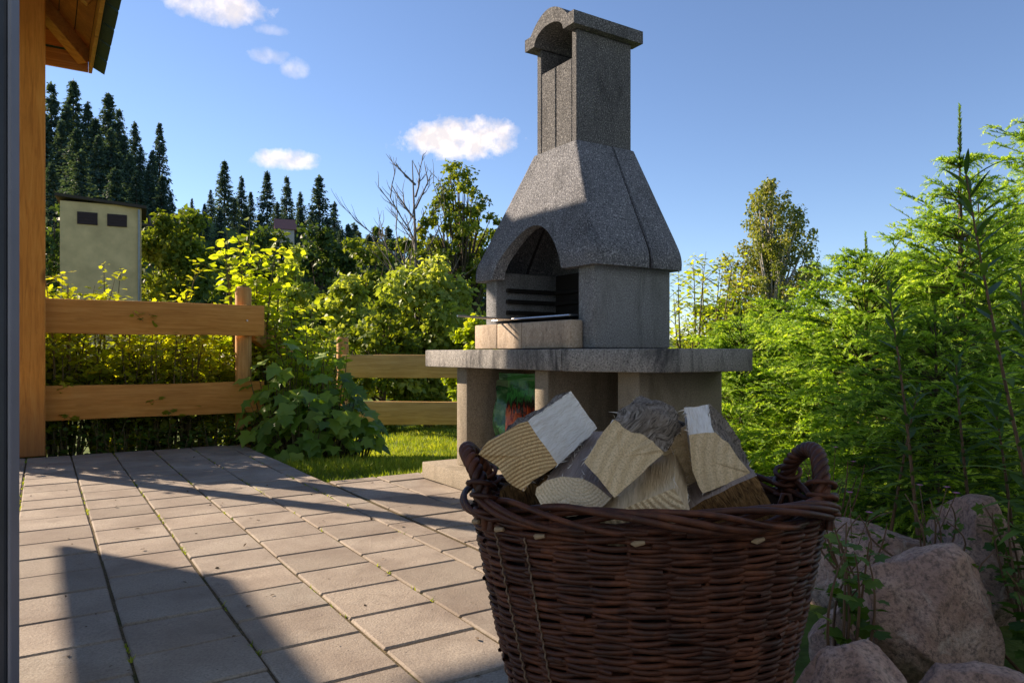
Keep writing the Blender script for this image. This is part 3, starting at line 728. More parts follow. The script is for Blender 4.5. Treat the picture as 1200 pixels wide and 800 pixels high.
# ------------------------------------------------------------------ wicker basket
BX, BY = .232, 1.25; RA, RB, RZ = .295, .19, .498
def bprof(z):                                     # scale of the oval at a height
    t = z / RZ; return .6 + .4 * t + .025 * math.sin(math.pi * t)
def bpt(th, z, off=0.0, sc=None):
    k = bprof(min(z, RZ)) if sc is None else sc
    return ((RA * k + off) * math.cos(th), (RB * k + off) * math.sin(th), z)
def basket():
    rt = thing('wicker_basket', 'large dark brown wicker basket full of split firewood on the pavers', 'basket', (BX, BY, 0))
    NS = 30
    for i in range(NS):
        th = 2 * math.pi * (i + .5) / NS; path = [bpt(th, z, .0) for z in np.linspace(.01, RZ, 14)]
        V, Fc = tube(path, .0042, 6); link('stake', mesh_np('stake', V, Fc, M['wicker'], True), rt)
    z = .012; k = 0
    while z < RZ - .004:
        band = mnoise.noise((z * 21, 1, 1)); r = .0046 + .001 * band + random.uniform(-.0003, .0006)
        parts = []
        n = NS * 8; ph = k % 2; a0 = random.random() * 6.28; lift = random.uniform(.003, .008)
        # two rods per round, each crossing the joint of the other
        for s_ in range(2):
            th = np.linspace(0, math.pi * 1.06, n // 2 + 12) + a0 + s_ * math.pi
            pts = []
            for q, t in enumerate(th):
                w = math.cos(NS / 2 * t + ph * math.pi + .7 * mnoise.noise((t * 3, k * 1.7, 4))); fr = q / (len(th) - 1)
                zz = z + lift * (fr - .5) + .0042 * mnoise.noise((t * 2.6, k * .9, 0)) + .0012 * math.sin(NS / 2 * t + k)
                off = .0045 * (abs(w) ** .7) * (1 if w > 0 else -1) + .0015 * mnoise.noise((t * 5, k, 7))
                if fr > .975: off += .006 * (fr - .975) / .025
                pts.append(bpt(t, zz, off + .002))
            rad = r * np.linspace(1.12, .78, len(th)); parts.append(tube(pts, rad, 6))
        V, Fc = join_np(parts); link('weaver', mesh_np('weaver', V, Fc, M['wicker'], True), rt)
        z += r * 1.17 + random.uniform(-.0004, .0004); k += 1
    # rolled border of long twisted rods
    nb = 22
    for i in range(nb):
        a = 2 * math.pi * i / nb + random.uniform(-.05, .05); L = 1.55 + random.uniform(-.15, .2)
        pts = []; N = 44
        for q in range(N):
            f = q / (N - 1); th = a + L * f
            ang = R(245) - f * R(330) + random.uniform(-.0, .0)
            rr = .0165 * (1 if .08 < f < .92 else .8)
            o_ = rr * math.cos(ang) + .006; zz = RZ + .004 + 1.02 * rr * math.sin(ang) + .003 * mnoise.noise((th * 3, i, 0))
            pts.append(bpt(th, zz, o_, 1.0))
        V, Fc = tube(pts, np.linspace(.0062, .0042, N) + random.uniform(-.0004, .0008), 8)
        link('border_rod', mesh_np('border_rod', V, Fc, M['wicker'], True), rt)
        th = a + .02; p = Vector(bpt(th, RZ - .022, .011, .995)); n = Vector((math.cos(th) / RA, math.sin(th) / RB, 0)).normalized()
        t = Vector((-n.y, n.x, 0)); m = MB(); m.tube([p + t * .006, p + n * .002 - t * .008 + Vector((0, 0, -.002)), p - t * .0135 - n * .003 + Vector((0, 0, -.003))], [.003, .0046, .0012], 8)
        if random.random() < .75: m.build('cut_tip', M['wickertip'], rt)
    # two roped handles
    for sgn, lean in ((-1, -.02), (1, -.004)):
        N = 90; core = []
        for q in range(N):
            f = q / (N - 1); y = -.082 * math.cos(math.pi * f); zz = RZ - .03 + .116 * (math.sin(math.pi * f) ** .72)
            x = sgn * (RA * math.sqrt(max(0, 1 - (y / RB) ** 2)) + .004 + lean * 0 + (zz - RZ) * (.12 if sgn < 0 else -.16))
            core.append((x, y, zz))
        core = np.array(core); T = unit(np.gradient(core, axis=0)); Bx = np.tile(np.array([1., 0, 0]), (N, 1)); N2 = np.cross(T, Bx)
        ro = .0112
        for s_ in range(4):
            an = np.linspace(0, 2 * math.pi * 4.6, N) + s_ * math.pi / 2
            pts = core + ro * .72 * (np.cos(an)[:, None] * Bx + np.sin(an)[:, None] * N2)
            V, Fc = tube(pts, .0066, 8); link('handle_strand', mesh_np('handle_strand', V, Fc, M['wicker'], True), rt)
        for q0 in (3, N - 16):      # wrapping where the handle meets the border
            parts = []
            for w in range(3):
                c = core[q0 + w * 5]; tt = T[q0 + w * 5]; a = np.linspace(0, 2 * math.pi, 17)[:-1]
                bb = np.array([1., 0, 0]); nn = np.cross(tt, bb)
                pts = c + .021 * (np.cos(a)[:, None] * bb + np.sin(a)[:, None] * nn) + np.outer(np.sin(a * .5) * .008, tt)
                parts.append(tube(pts, .0042, 6, True))
            V, Fc = join_np(parts); link('handle_binding', mesh_np('handle_binding', V, Fc, M['wicker'], True), rt)
        # loop that runs down inside the wall
        pts = [(sgn * (RA * .93) * math.cos(a_), RB * .9 * math.sin(a_) * .5, RZ + .02 - .12 * abs(math.cos(4 * a_))) for a_ in np.linspace(-.5, .5, 15)]
        V, Fc = tube(pts, .005, 6); link('inner_rod', mesh_np('inner_rod', V, Fc, M['wicker'], True), rt)
    # pale binding strips down two stakes at the left side
    for th, o_ in ((R(212), .0115), (R(226), .0115)):
        pts = [bpt(th + .02 * math.sin(z_ * 9), z_, o_ + .0015 * math.sin(z_ * 410)) for z_ in np.linspace(.02, RZ - .03, 160)]
        V, Fc = tube(pts, .0016, 5); link('binding_strip', mesh_np('binding_strip', V, Fc, M['tie'], True), rt)
    zl = np.linspace(.02, RZ - .008, 14); th_ = np.linspace(0, 2 * math.pi, 61)[:-1]  # dark sheet added inside the weave to stop daylight showing through
    V = np.array([bpt(t, z_, -.0125) for z_ in zl for t in th_]); i_, j_ = np.meshgrid(np.arange(13), np.arange(60), indexing='ij'); i_, j_ = i_.ravel(), j_.ravel()
    link('weave_light_stop', mesh_np('weave_light_stop', V, np.stack([i_ * 60 + j_, i_ * 60 + (j_ + 1) % 60, (i_ + 1) * 60 + (j_ + 1) % 60, (i_ + 1) * 60 + j_], 1), plain('dark_backing_sheet', (.03, .018, .012), .95), True), rt)
    m = MB(); m.prism([(RA * .6 * math.cos(a), RB * .6 * math.sin(a)) for a in np.linspace(0, 2 * math.pi, 33)[:-1]], .006, .02); m.build('basket_floor', M['wicker'], rt)
basket()

# ------------------------------------------------------------------ split logs
def log(label, near, far, kinds, mats, pith, seed, endmat, sub=7, nl=14, rough=.0032, bulge=.05, dome=0.0):
    """near, far: matching corner lists in metres; kinds: one per edge, naming a material in mats"""
    near = [Vector(p) for p in near]; far = [Vector(p) for p in far]; n = len(near)
    cn = sum(near, Vector()) / n; cf = sum(far, Vector()) / n; ax = (cf - cn).normalized()
    base = (cn + cf) / 2; rt = thing('firewood_log', label, 'log', base, group=None)
    L = (cf - cn).length
    def jit(p, a): return p + mnoise.noise_vector(p * 28 + Vector((seed, 0, 0))) * a + mnoise.noise_vector(p * 90 + Vector((0, seed, 0))) * a * .45
    ring0 = []
    for e in range(n):                                           # side faces, one part for each
        a0, a1, b0, b1 = near[e], near[(e + 1) % n], far[e], far[(e + 1) % n]; kd = kinds[e]
        bark = 'bark' in kd; V = []; UVv = []
        bul = (a1 - a0).length * (bulge if bark else .0); mid = (a0 + a1) / 2; outn = (mid - cn); outn -= ax * outn.dot(ax); outn.normalize()
        for i in range(nl + 1):
            t = i / nl
            for j in range(sub + 1):
                s_ = j / sub; p = (a0.lerp(a1, s_)).lerp(b0.lerp(b1, s_), t) + outn * (bul + (dome * math.sin(math.pi * t ** .8) if bark else 0)) * (1 - (2 * s_ - 1) ** 2)
                edge = min(s_, 1 - s_) * sub < .5
                amp = rough * (3.4 if bark else 1.0) * (.75 if (i == 0 or edge) else 1)
                V.append(jit(p, amp) - base); UVv.append((s_ * (a1 - a0).length + e, t * L))
        Fc = [(i * (sub + 1) + j, i * (sub + 1) + j + 1, (i + 1) * (sub + 1) + j + 1, (i + 1) * (sub + 1) + j) for i in range(nl) for j in range(sub)]
        uv = [UVv[q] for f in Fc for q in f]
        me = mesh_np('face', [tuple(p) for p in V], Fc, M[mats.get(kd, kd)], True, uv=uv)
        link('bark' if bark else 'split_face', me, rt)
        # torn fibres along the lips of the face
        rs = np.random.default_rng(seed * 10 + e); nf_ = 26 if not bark else 12
        i_ = rs.integers(0, nl, nf_); j_ = rs.choice([0, sub], nf_); p_ = np.array([tuple(V[a * (sub + 1) + b]) for a, b in zip(i_, j_)]); d_ = np.array(ax) * rs.choice([-1., 1.], nf_)[:, None] + rs.normal(0, .35, (nf_, 3)) + np.array(outn) * .25
        Vf, Ff, tf_ = leafset(p_, d_, rdirs(nf_), rs.uniform(.006, .02, nf_), [(-.05, 0, 0), (.05, 0, 0), (0, 1, 0)], [(0, 1, 2)])
        setp(link('splinters', mesh_np('splinters', Vf, Ff, M['split_white'] if not bark else M['bark_brown']), rt), kind='stuff')
        ring0 += [V[j] + base for j in range(sub)]
    for end, ring in ((0, ring0), (1, None)):
        if ring is None: ring = [near[e].lerp(near[(e + 1) % n], j / sub) * 0 + far[e].lerp(far[(e + 1) % n], j / sub) for e in range(n) for j in range(sub)]
        c = sum(ring, Vector()) / len(ring); e1 = (ring[sub] - ring[0]).normalized(); nn = ax; e2 = nn.cross(e1).normalized(); m_ = len(ring)
        pc = c + e1 * pith[0] + e2 * pith[1]
        rows = 5; V = []
        for k in range(rows):
            f = 1 - k / rows
            for p in ring:
                q = c.lerp(p, f)
                if k: q = q + ax * (.0016 * mnoise.noise(q * 60))
                V.append(q)
        V.append(c); Fc = []; 
        for k in range(rows - 1):
            for j in range(m_): Fc.append((k * m_ + j, k * m_ + (j + 1) % m_, (k + 1) * m_ + (j + 1) % m_, (k + 1) * m_ + j))
        for j in range(m_): Fc.append(((rows - 1) * m_ + j, (rows - 1) * m_ + (j + 1) % m_, rows * m_, rows * m_))
        Vn = [tuple(p - base) for p in V]
        Fq = [f for f in Fc if f[2] != f[3]]; Ft = [f[:3] for f in Fc if f[2] == f[3]]
        me = bpy.data.meshes.new('end_grain'); me.from_pydata(Vn, [], Fq + Ft); l = me.uv_layers.new(name='UVMap')
        for lp in me.loops:
            p = V[lp.vertex_index]; l.data[lp.index].uv = ((p - pc).dot(e1), (p - pc).dot(e2))
        me.materials.append(M[endmat]); link('end_grain', me, rt)
    return rt
def PX(lst, Y0, tilt=(0, 0)):
    """photo corners of a log end, set on a plane near depth Y0 that leans by tilt (per 100 px across, per 100 px down)"""
    cx = sum(a for a, _ in lst) / len(lst); cy = sum(b for _, b in lst) / len(lst)
    return [P(a, b, Y0 + (a - cx) / 100 * tilt[0] + (b - cy) / 100 * tilt[1]) for a, b in lst]
def shift(pts, d): return [p + Vector(d) for p in pts]
A = PX([(561, 530), (618, 493), (653, 545), (613, 571)], 1.12, (.03, -.05))
log('split log with white fresh face and ringed square end leaning on the left handle', A, shift(A, (.085, .2, .037)), ['bark', 'split', 'split2', 'bark2'],
    dict(bark='bark_grey', split='split_white', split2='split_grey', bark2='bark_brown'), (-.03, .16), 1, 'end_rings', bulge=.06)
Bn = PX([(628, 572), (640, 562), (659, 558), (681, 560), (699, 569), (716, 584), (700, 598), (675, 606), (652, 603), (635, 590)], 1.115, (0, -.05))
log('half round log with pale curved end grain under the white faced log', Bn, shift(Bn, (.075, .24, .045)), ['bark', 'split', 'split', 'split', 'split', 'split', 'bark2', 'bark2', 'bark2', 'bark2'],
    dict(bark='bark_brown', split='split_grey', bark2='bark_brown'), (.03, -.02), 2, 'end_pale', sub=3)
Cn = PX([(684, 541), (718, 492), (778, 530), (721, 584)], 1.1, (.03, -.06))
log('squat log with thick grey bark on top and rough sawn square end', Cn, shift(Cn, (.07, .15, .03)), ['split', 'bark', 'split2', 'split2'],
    dict(split='split_white', bark='bark_grey', split2='split_tan'), (.02, .2), 3, 'end_rough', sub=12, nl=16, bulge=.05, dome=.036)
Dn = PX([(808, 509), (836, 507), (880, 556), (824, 578), (811, 552)], 1.17, (.02, -.04))
log('upright leaning log with white torn tip and dark bark along its right side', Dn, [P(802, 478, 1.24), P(831, 474, 1.26), P(868, 520, 1.34), P(840, 545, 1.34), P(806, 520, 1.3)], ['split', 'bark', 'split2', 'split2', 'split'],
    dict(split='split_white', bark='bark_grey', split2='split_tan'), (.1, .02), 4, 'end_rough')
En = PX([(703, 609), (791, 571), (808, 602), (806, 640), (712, 640)], 1.09, (.0, -.03))
log('log with boldly striped sawn end in the middle of the basket front', En, [p + Vector((.034, .17, .047)) for p in En], ['split', 'split', 'split', 'split', 'split'],
    dict(split='split_tan'), (.1, -.06), 5, 'end_bold')
Fn = PX([(806, 598), (836, 581), (886, 557), (911, 606), (908, 640), (806, 640)], 1.14, (.0, -.02))
log('low log with mottled brown bark facing out below the torn tipped log', Fn, [p + Vector((.02, .2, .03)) for p in Fn], ['split', 'split', 'split', 'split', 'split', 'split'],
    dict(split='split_grey'), (.0, .0), 6, 'bark_brown')
Gn = PX([(585, 574), (625, 566), (652, 588), (640, 625), (596, 625)], 1.17)
log('rusty barked log deep in the basket beside the left handle', Gn, [p + Vector((.05, .18, .02)) for p in Gn], ['bark'] * 5, dict(bark='bark_brown'), (0, 0), 7, 'bark_brown')
Hn = PX([(776, 512), (808, 497), (822, 540), (815, 575), (778, 570)], 1.235)
log('grey weathered log wedged behind the thick barked and torn tipped logs', Hn, [p + Vector((.03, .14, -.02)) for p in Hn], ['split'] * 5, dict(split='split_grey'), (0, 0), 8, 'end_rough')

# ------------------------------------------------------------------ boulders by the terrace
def boulder(label, c, size, seed, rot=0.0, flat=.5):
    rt = None
    bm = bmesh.new(); bmesh.ops.create_icosphere(bm, subdivisions=5, radius=1)
    rnd = random.Random(seed); planes = [(Vector((rnd.gauss(0, 1), rnd.gauss(0, 1), rnd.gauss(0, .8))).normalized(), rnd.uniform(.55, .82)) for _ in range(15)]
    for v in bm.verts:
        p = v.co.copy(); 
        for n, d in planes:
            k = p.dot(n)
            if k > d: p -= n * (k - d) * .95
        p += v.co * (.1 * mnoise.noise(v.co * 1.4 + Vector((seed, 0, 0))) + .035 * mnoise.noise(v.co * 5 + Vector((0, seed, 0))) + .014 * mnoise.noise(v.co * 14) + .006 * mnoise.noise(v.co * 34))
        v.co = Vector((p.x * size[0], p.y * size[1], p.z * size[2]))
    bmesh.ops.rotate(bm, verts=bm.verts, cent=(0, 0, 0), matrix=Matrix.Rotation(rot, 3, 'Z'))
    me = bpy.data.meshes.new('boulder'); bm.to_mesh(me); bm.free(); me.polygons.foreach_set('use_smooth', np.ones(len(me.polygons), bool))
    o = link('boulder', me, None, M['boulder']); o.location = c; setp(o, label, 'boulder', 'boulders edging the terrace'); return o
boulder('largest pinkish boulder with white quartz streaks in the middle of the rock pile', (1.03, 1.83, .08), (.215, .2, .21), 3, .3)
boulder('smooth pale boulder lying behind the quartz streaked one, below pink herb flowers', (1.13, 2.3, .06), (.24, .2, .215), 8, .1)
boulder('sloping tan boulder at the foot of the dark willowherb', (1.42, 2.2, .08), (.2, .2, .245), 12, .8)
boulder('rough grey boulder touching the foot of the wicker basket', (.655, 1.42, .03), (.125, .13, .185), 21, .5)
boulder('broad grey boulder in front of the quartz streaked one', (.95, 1.4, .0), (.18, .13, .205), 31, .2)
boulder('small grey stone between the basket and the quartz streaked boulder', (.79, 1.75, .04), (.065, .08, .11), 41, .2)

# ------------------------------------------------------------------ spruces beside the barbecue
def bez(a, b, c, t): return (1 - t) ** 2 * a + 2 * t * (1 - t) * b + t * t * c
def needles(A, B, C3, L, dens):
    """flat needles set all round every twig (quadratic A-B-C3)"""
    n = np.maximum(8, (dens * L).astype(int)); i = np.repeat(np.arange(len(L)), n); t = rng.random(len(i))[:, None]
    p = bez(A[i], B[i], C3[i], t); d = unit(2 * (1 - t) * (B[i] - A[i]) + 2 * t * (C3[i] - B[i])); r = unit(np.cross(d, rdirs(len(i))))
    r[:, 2] = np.where(r[:, 2] < -.2, r[:, 2] * .45, r[:, 2])
    return p, unit(d * .9 + r * .62 + np.array([0, 0, .08])), rng.uniform(.75, 1.15, len(i)) * (1 - .35 * t[:, 0]), i, t[:, 0]
def spruce(label, base, hgt, rad, seed, nbr=120, dens=440, bright=0.0, droop=.3, ln=.024, leader=.22, shape=.75):
    rs = np.random.default_rng(seed)
    rt = thing('spruce_tree', label, 'spruce', base, group='young spruces behind the boulders')
    m = MB(); m.tube([Vector((0, 0, -.1)), Vector((.01, 0, hgt * .5)), Vector((0, 0, hgt * .9)), Vector((0, 0, hgt))], [.016 * hgt, .009 * hgt, .0035, .002], 8); m.build('trunk', M['trunk'], rt, smooth=True)
    f = np.sort(rs.random(nbr)) ** .95; top = f > .7; f[top] = np.round(f[top] * 9) / 9 * .97 + rs.normal(0, .006, top.sum())
    f = np.clip(f, 0, .96); az = rs.uniform(0, 2 * math.pi, nbr)
    Rr = (rad * (1 - f) ** shape + .04) * rs.uniform(.72, 1.15, nbr); z = hgt * (1 - leader) * (.04 + .96 * f) if leader else hgt * f
    up = .18 + .42 * f + rs.normal(0, .24, nbr); d = np.stack([np.cos(az), np.sin(az), 0 * az], 1); side = np.stack([-d[:, 1], d[:, 0], 0 * az], 1)
    a = np.stack([0 * z, 0 * z, z], 1); Z = np.array([[0, 0, 1.]])
    b = a + d * (Rr * .55)[:, None] + Z * (Rr * up * .55)[:, None]; c = a + d * Rr[:, None] + Z * (Rr * (up - droop * (1 - .6 * f)))[:, None]
    # side twigs
    ns = np.maximum(4, (Rr / .066).astype(int)); i = np.repeat(np.arange(nbr), ns); t = (.2 + .8 * rs.random(len(i)) ** .8)[:, None]
    q = bez(a[i], b[i], c[i], t); dd = unit(2 * (1 - t) * (b[i] - a[i]) + 2 * t * (c[i] - b[i])); sg = rs.choice([-1., 1.], len(i))[:, None]
    l2 = np.minimum(.24, Rr[i] * (1 - t[:, 0]) * .5 + .075) * rs.uniform(.7, 1.2, len(i))
    e = unit(dd * .78 + side[i] * sg * .72 + Z * rs.uniform(-.1, .3, len(i))[:, None]); E = e * l2[:, None]
    tA = [q, a]; tB = [q + E * .5 + Z * .018, b]; tC = [q + E - Z * (l2 * rs.uniform(.15, .75, len(i)))[:, None], c]; tL = [l2, Rr * .8]; lead = [t[:, 0], np.full(nbr, .6)]
    big = np.where(l2 > .11)[0]; big = np.repeat(big, 2); tt = rs.uniform(.25, .8, len(big))[:, None]
    q2 = bez(q[big], tB[0][big], tC[0][big], tt); s2 = unit(np.cross(e[big], Z)) * rs.choice([-1., 1.], len(big))[:, None]
    l3 = l2[big] * (.42 - .25 * tt[:, 0]) + .04
    e2 = unit(e[big] * .8 + s2 * .65 + Z * rs.uniform(-.35, .1, len(big))[:, None]) * l3[:, None]
    tA.append(q2); tB.append(q2 + e2 * .5 + Z * .006); tC.append(q2 + e2); tL.append(l3); lead.append(np.minimum(1, lead[0][big] + .15))
    zt = np.array([[0, 0, hgt * (1 - leader)]]); tA.append(zt); tB.append(zt + np.array([[.004, .004, hgt * leader * .5]])); tC.append(np.array([[0, 0, hgt * 1.01]])); tL.append(np.array([hgt * leader * 3.5])); lead.append(np.array([.3]))
    A, B, C3, L, Ld = (np.concatenate(x) for x in (tA, tB, tC, tL, lead))
    p, T, S, i, t_ = needles(A, B, C3, L, dens)
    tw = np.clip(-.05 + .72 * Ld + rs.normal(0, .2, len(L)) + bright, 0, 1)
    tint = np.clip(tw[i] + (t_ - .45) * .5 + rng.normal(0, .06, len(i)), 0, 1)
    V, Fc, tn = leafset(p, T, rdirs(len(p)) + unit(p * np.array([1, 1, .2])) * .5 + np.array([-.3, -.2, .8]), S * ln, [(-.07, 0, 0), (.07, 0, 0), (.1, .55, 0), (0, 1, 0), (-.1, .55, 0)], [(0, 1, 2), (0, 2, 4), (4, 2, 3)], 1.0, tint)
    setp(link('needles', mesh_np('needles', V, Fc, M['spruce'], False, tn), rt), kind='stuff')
    parts = []
    for k in range(nbr):
        tq = np.linspace(0, 1, 6)[:, None]; parts.append(tube(bez(a[k], b[k], c[k], tq), np.linspace(.003 + Rr[k] * .003, .001, 6), 5))
    V, Fc = join_np(parts); setp(link('branches', mesh_np('branches', V, Fc, M['trunk'], True), rt), kind='stuff')
    return rt
def G(x, y): return Vector((x, y, ground_h(x, y)))
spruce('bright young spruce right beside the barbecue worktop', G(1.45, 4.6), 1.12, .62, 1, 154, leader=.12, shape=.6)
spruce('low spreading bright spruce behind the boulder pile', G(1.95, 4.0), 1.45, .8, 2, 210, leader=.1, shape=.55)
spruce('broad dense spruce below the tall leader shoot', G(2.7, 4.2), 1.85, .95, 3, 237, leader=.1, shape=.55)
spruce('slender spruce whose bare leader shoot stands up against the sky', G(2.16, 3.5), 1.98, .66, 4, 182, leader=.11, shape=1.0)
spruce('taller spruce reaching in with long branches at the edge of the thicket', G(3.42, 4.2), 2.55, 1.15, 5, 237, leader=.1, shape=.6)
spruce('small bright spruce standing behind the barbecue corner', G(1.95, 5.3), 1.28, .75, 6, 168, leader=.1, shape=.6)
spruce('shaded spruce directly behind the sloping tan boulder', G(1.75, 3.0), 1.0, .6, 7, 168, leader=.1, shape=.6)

# ------------------------------------------------------------------ shrubs, herbs and weeds
def shrub(name, label, cat, base, hgt, spread, nst, leaf, lm, tmpl, seed, per=26, top=1.0, group=None, lean=(0, 0), bare=.12, sidep=.6, width=1.0, stem='twig', jit=.5):
    rs = np.random.default_rng(seed); rt = thing(name, label, cat, base, group=group)
    parts = []; C = []; T = []; N = []; S = []; tn = []
    def along(a, b, c, n, sz, t0=.12):
        t = t0 + (1 - t0) * (np.arange(n) + rs.random(n)) / n
        t = t[:, None]; p = bez(a, b, c, t); d = unit(2 * (1 - t) * (b - a) + 2 * t * (c - b)); az = np.arange(n) * 2.4 + rs.random() * 6
        r = np.stack([np.cos(az), np.sin(az), rs.uniform(-.2, .35, n)], 1); r = unit(r - d * (r * d).sum(1)[:, None] * .4)
        ped = .25 * sz
        C.append(p + r * ped); T.append(unit(r + d * .25 + rs.normal(0, .2, (n, 3)) + np.array([0, 0, -.15]))); N.append(unit(np.array([0, 0, 1.0]) + r * .35 + rs.normal(0, jit, (n, 3))))
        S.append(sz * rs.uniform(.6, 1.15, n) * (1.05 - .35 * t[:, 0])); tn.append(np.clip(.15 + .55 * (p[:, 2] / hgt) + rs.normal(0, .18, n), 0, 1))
    for k in range(nst):
        az = rs.uniform(0, 6.28); r = spread * rs.random() ** .6; h = hgt * rs.uniform(.55, 1.0) * (1.0 if k > 2 else top)
        a = np.array([math.cos(az) * r * .35, math.sin(az) * r * .35, -.05]); c = np.array([math.cos(az) * r + lean[0] * h, math.sin(az) * r + lean[1] * h, h])
        b = (a + c) / 2 + np.array([rs.normal(0, .06), rs.normal(0, .06), h * .12])
        t = np.linspace(0, 1, 8)[:, None]; parts.append(tube(bez(a, b, c, t), np.linspace(.009 * hgt + .002, .0015, 8), 5))
        along(a, b, c, per, leaf, bare)
        if sidep:
            for i in range(int(per * sidep * .4)):
                tt = rs.uniform(.2, .92); q = bez(a, b, c, tt); az2 = rs.uniform(0, 6.28); l = hgt * rs.uniform(.1, .28) * (1.1 - tt * .6)
                q2 = q + np.array([math.cos(az2) * l, math.sin(az2) * l, l * rs.uniform(.1, .8)]); qm = (q + q2) / 2 + np.array([0, 0, l * .15])
                parts.append(tube(bez(q, qm, q2, np.linspace(0, 1, 4)[:, None]), np.linspace(.003, .001, 4), 4)); along(q, qm, q2, max(3, int(l / (leaf * .42))), leaf * .9, .25)
    V, Fc = join_np(parts); setp(link('stems', mesh_np('stems', V, Fc, M[stem], True), rt), kind='stuff')
    C, T, N, S, tn = (np.concatenate(x) for x in (C, T, N, S, tn))
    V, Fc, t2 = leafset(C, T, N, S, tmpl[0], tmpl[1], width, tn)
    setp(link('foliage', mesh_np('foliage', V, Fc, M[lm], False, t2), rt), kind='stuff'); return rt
hg = 'currant shrubs grown through the plank fence'
hs = ['backlit currant shrub directly behind the orange pavilion post', 'currant shrub next to the one behind the orange post', 'low currant shrub below the middle of the top rail', 'currant shrub just short of the golden fence end post',
      'currant shrub behind the round end post of the golden fence', 'taller back row currant shrub between the orange post and the tower', 'taller back row currant shrub behind the middle of the golden fence',
      'back row currant shrub behind the tall bright bush', 'currant shrub mostly hidden by the orange post']
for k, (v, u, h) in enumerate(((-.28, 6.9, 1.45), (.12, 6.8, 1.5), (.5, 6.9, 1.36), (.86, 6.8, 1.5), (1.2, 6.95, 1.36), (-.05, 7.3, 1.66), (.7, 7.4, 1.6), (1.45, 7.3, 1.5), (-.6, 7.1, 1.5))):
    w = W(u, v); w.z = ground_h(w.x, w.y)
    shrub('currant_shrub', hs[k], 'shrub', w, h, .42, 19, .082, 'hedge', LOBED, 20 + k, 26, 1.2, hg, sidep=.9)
for k, (px, py, Y) in enumerate(((118, 300, 6.3), (215, 290, 6.2), (70, 320, 6.1))):
    p = P(px, py, Y); shrub('currant_shoot', ('tall bare stemmed currant shoot rising above the top rail', 'slender leafy shoot rising above the top rail in front of the trees', 'short leafy shoot beside the orange post')[k], 'shoot', (p.x, p.y, ground_h(p.x, p.y)), p.z + .2, .16, 4, .06, 'hedge', LOBED, 50 + k, 30, 1.0, sidep=.25, bare=.55)
# tall bright bush by the end of the fence and the broad-leaved plants under it
w = P(300, 414, 6.75); shrub('raspberry_bush', 'tall bright green bush standing at the end post of the golden fence', 'bush', (w.x, w.y, -.2), 2.15, .34, 13, .12, 'bright', OVAL, 61, 34, 1.08, bare=.3, sidep=.7, width=1.25)
w = P(345, 414, 6.9); shrub('raspberry_bush', 'lower bright bush leaning over the broad leaved plants', 'bush', (w.x, w.y, -.2), 1.5, 0.5, 18, .11, 'bright', OVAL, 62, 28, 1.1, bare=.3, sidep=.7, width=1.25)
w = P(352, 414, 6.35); shrub('raspberry_bush', 'leafy bright bush growing up among the broad leaved plants', 'bush', (w.x, w.y, -.15), 1.35, .36, 13, .1, 'bright', OVAL, 64, 22, 1.1, bare=.35, sidep=.7, width=1.25)
w = P(395, 414, 6.5); shrub('climbing_shoot', 'slender curling shoot beside the short post of the lower fence', 'shoot', (w.x, w.y, -.2), 1.16, .14, 5, .075, 'bright', OVAL, 63, 20, 1.0, bare=.4, sidep=.3, width=1.2)
def broadleaf(label, base, hgt, spread, n, sz, seed):
    rs = np.random.default_rng(seed); rt = thing('broad_leaved_plant', label, 'plant', base, group='broad leaved plants at the fence end')
    protos = []
    for k in range(5):
        tv = np.array(LOBED[0]); tv = tv + rs.normal(0, .03, tv.shape); tv[:, 2] += -.12 * (tv[:, 1] ** 2) - .1 * np.abs(tv[:, 0])
        V = tv; protos.append(mesh_np('leaf', V, LOBED[1], M['bigleaf'], True, np.full(len(LOBED[1]), rs.random())))
    parts = []
    for k in range(n):
        az = rs.uniform(0, 6.28); r = spread * math.sqrt(rs.random()); h = hgt * (1 - .55 * (r / spread) ** 2) * rs.uniform(.25, 1.0)
        p = Vector((math.cos(az) * r, math.sin(az) * r, h)); a = Vector((p.x * .4, p.y * .4, -.05))
        parts.append(tube([a, a.lerp(p, .6) + Vector((0, 0, .05)), p], [.006, .004, .002], 4))
        o = link('leaf', protos[k % 5], rt); o.location = p
        face = Vector((math.cos(az), math.sin(az), .1)) * (.4 + r / spread) + Vector((-.25, -.9, .0)) * .7
        n_ = (Vector((0, 0, 1)) * rs.uniform(.5, 1.1) + face * rs.uniform(.25, .7) + Vector(rs.normal(0, .25, 3))).normalized()
        t_ = (face + Vector((rs.normal(0, .5), rs.normal(0, .5), -.5))).normalized(); t_ = (t_ - n_ * t_.dot(n_)).normalized(); b_ = t_.cross(n_)
        o.rotation_euler = Matrix((b_, t_, n_)).transposed().to_euler(); s_ = sz * rs.uniform(.6, 1.2); o.scale = (s_, s_, s_)
    V, Fc = join_np(parts); setp(link('leaf_stalks', mesh_np('leaf_stalks', V, Fc, M['twig'], True), rt), kind='stuff')
for k, (px, Y, h, sp, n) in enumerate(((330, 6.15, 1.05, .36, 120), (385, 6.1, .95, .34, 110), (355, 5.8, .6, .34, 80), (418, 6.3, .55, .2, 40))):
    w = P(px, 414, Y); broadleaf(('dark broad leaved plant against the end post of the golden fence', 'dark broad leaved plant in front of the short lower fence post', 'low dark broad leaved plant at the lawn edge', 'small broad leaved plant at the end of the lower fence rails')[k], (w.x, w.y, ground_h(w.x, w.y)), h, sp, n, .15, 70 + k)
# herbs along the foot of the fence
for k in range(11):
    v = -.35 + k * .17 + random.uniform(-.05, .05); w = W(6.42 + random.uniform(-.04, .12), v); w.z = -.03
    shrub('weed', 'low green weed growing between the patio edge and the lower rail', 'weed', w, random.uniform(.16, .34), .12, 7, .055, 'herb', OVAL, 90 + k, 9, 1.0, 'weeds at the foot of the fence', sidep=.3, width=1.1)
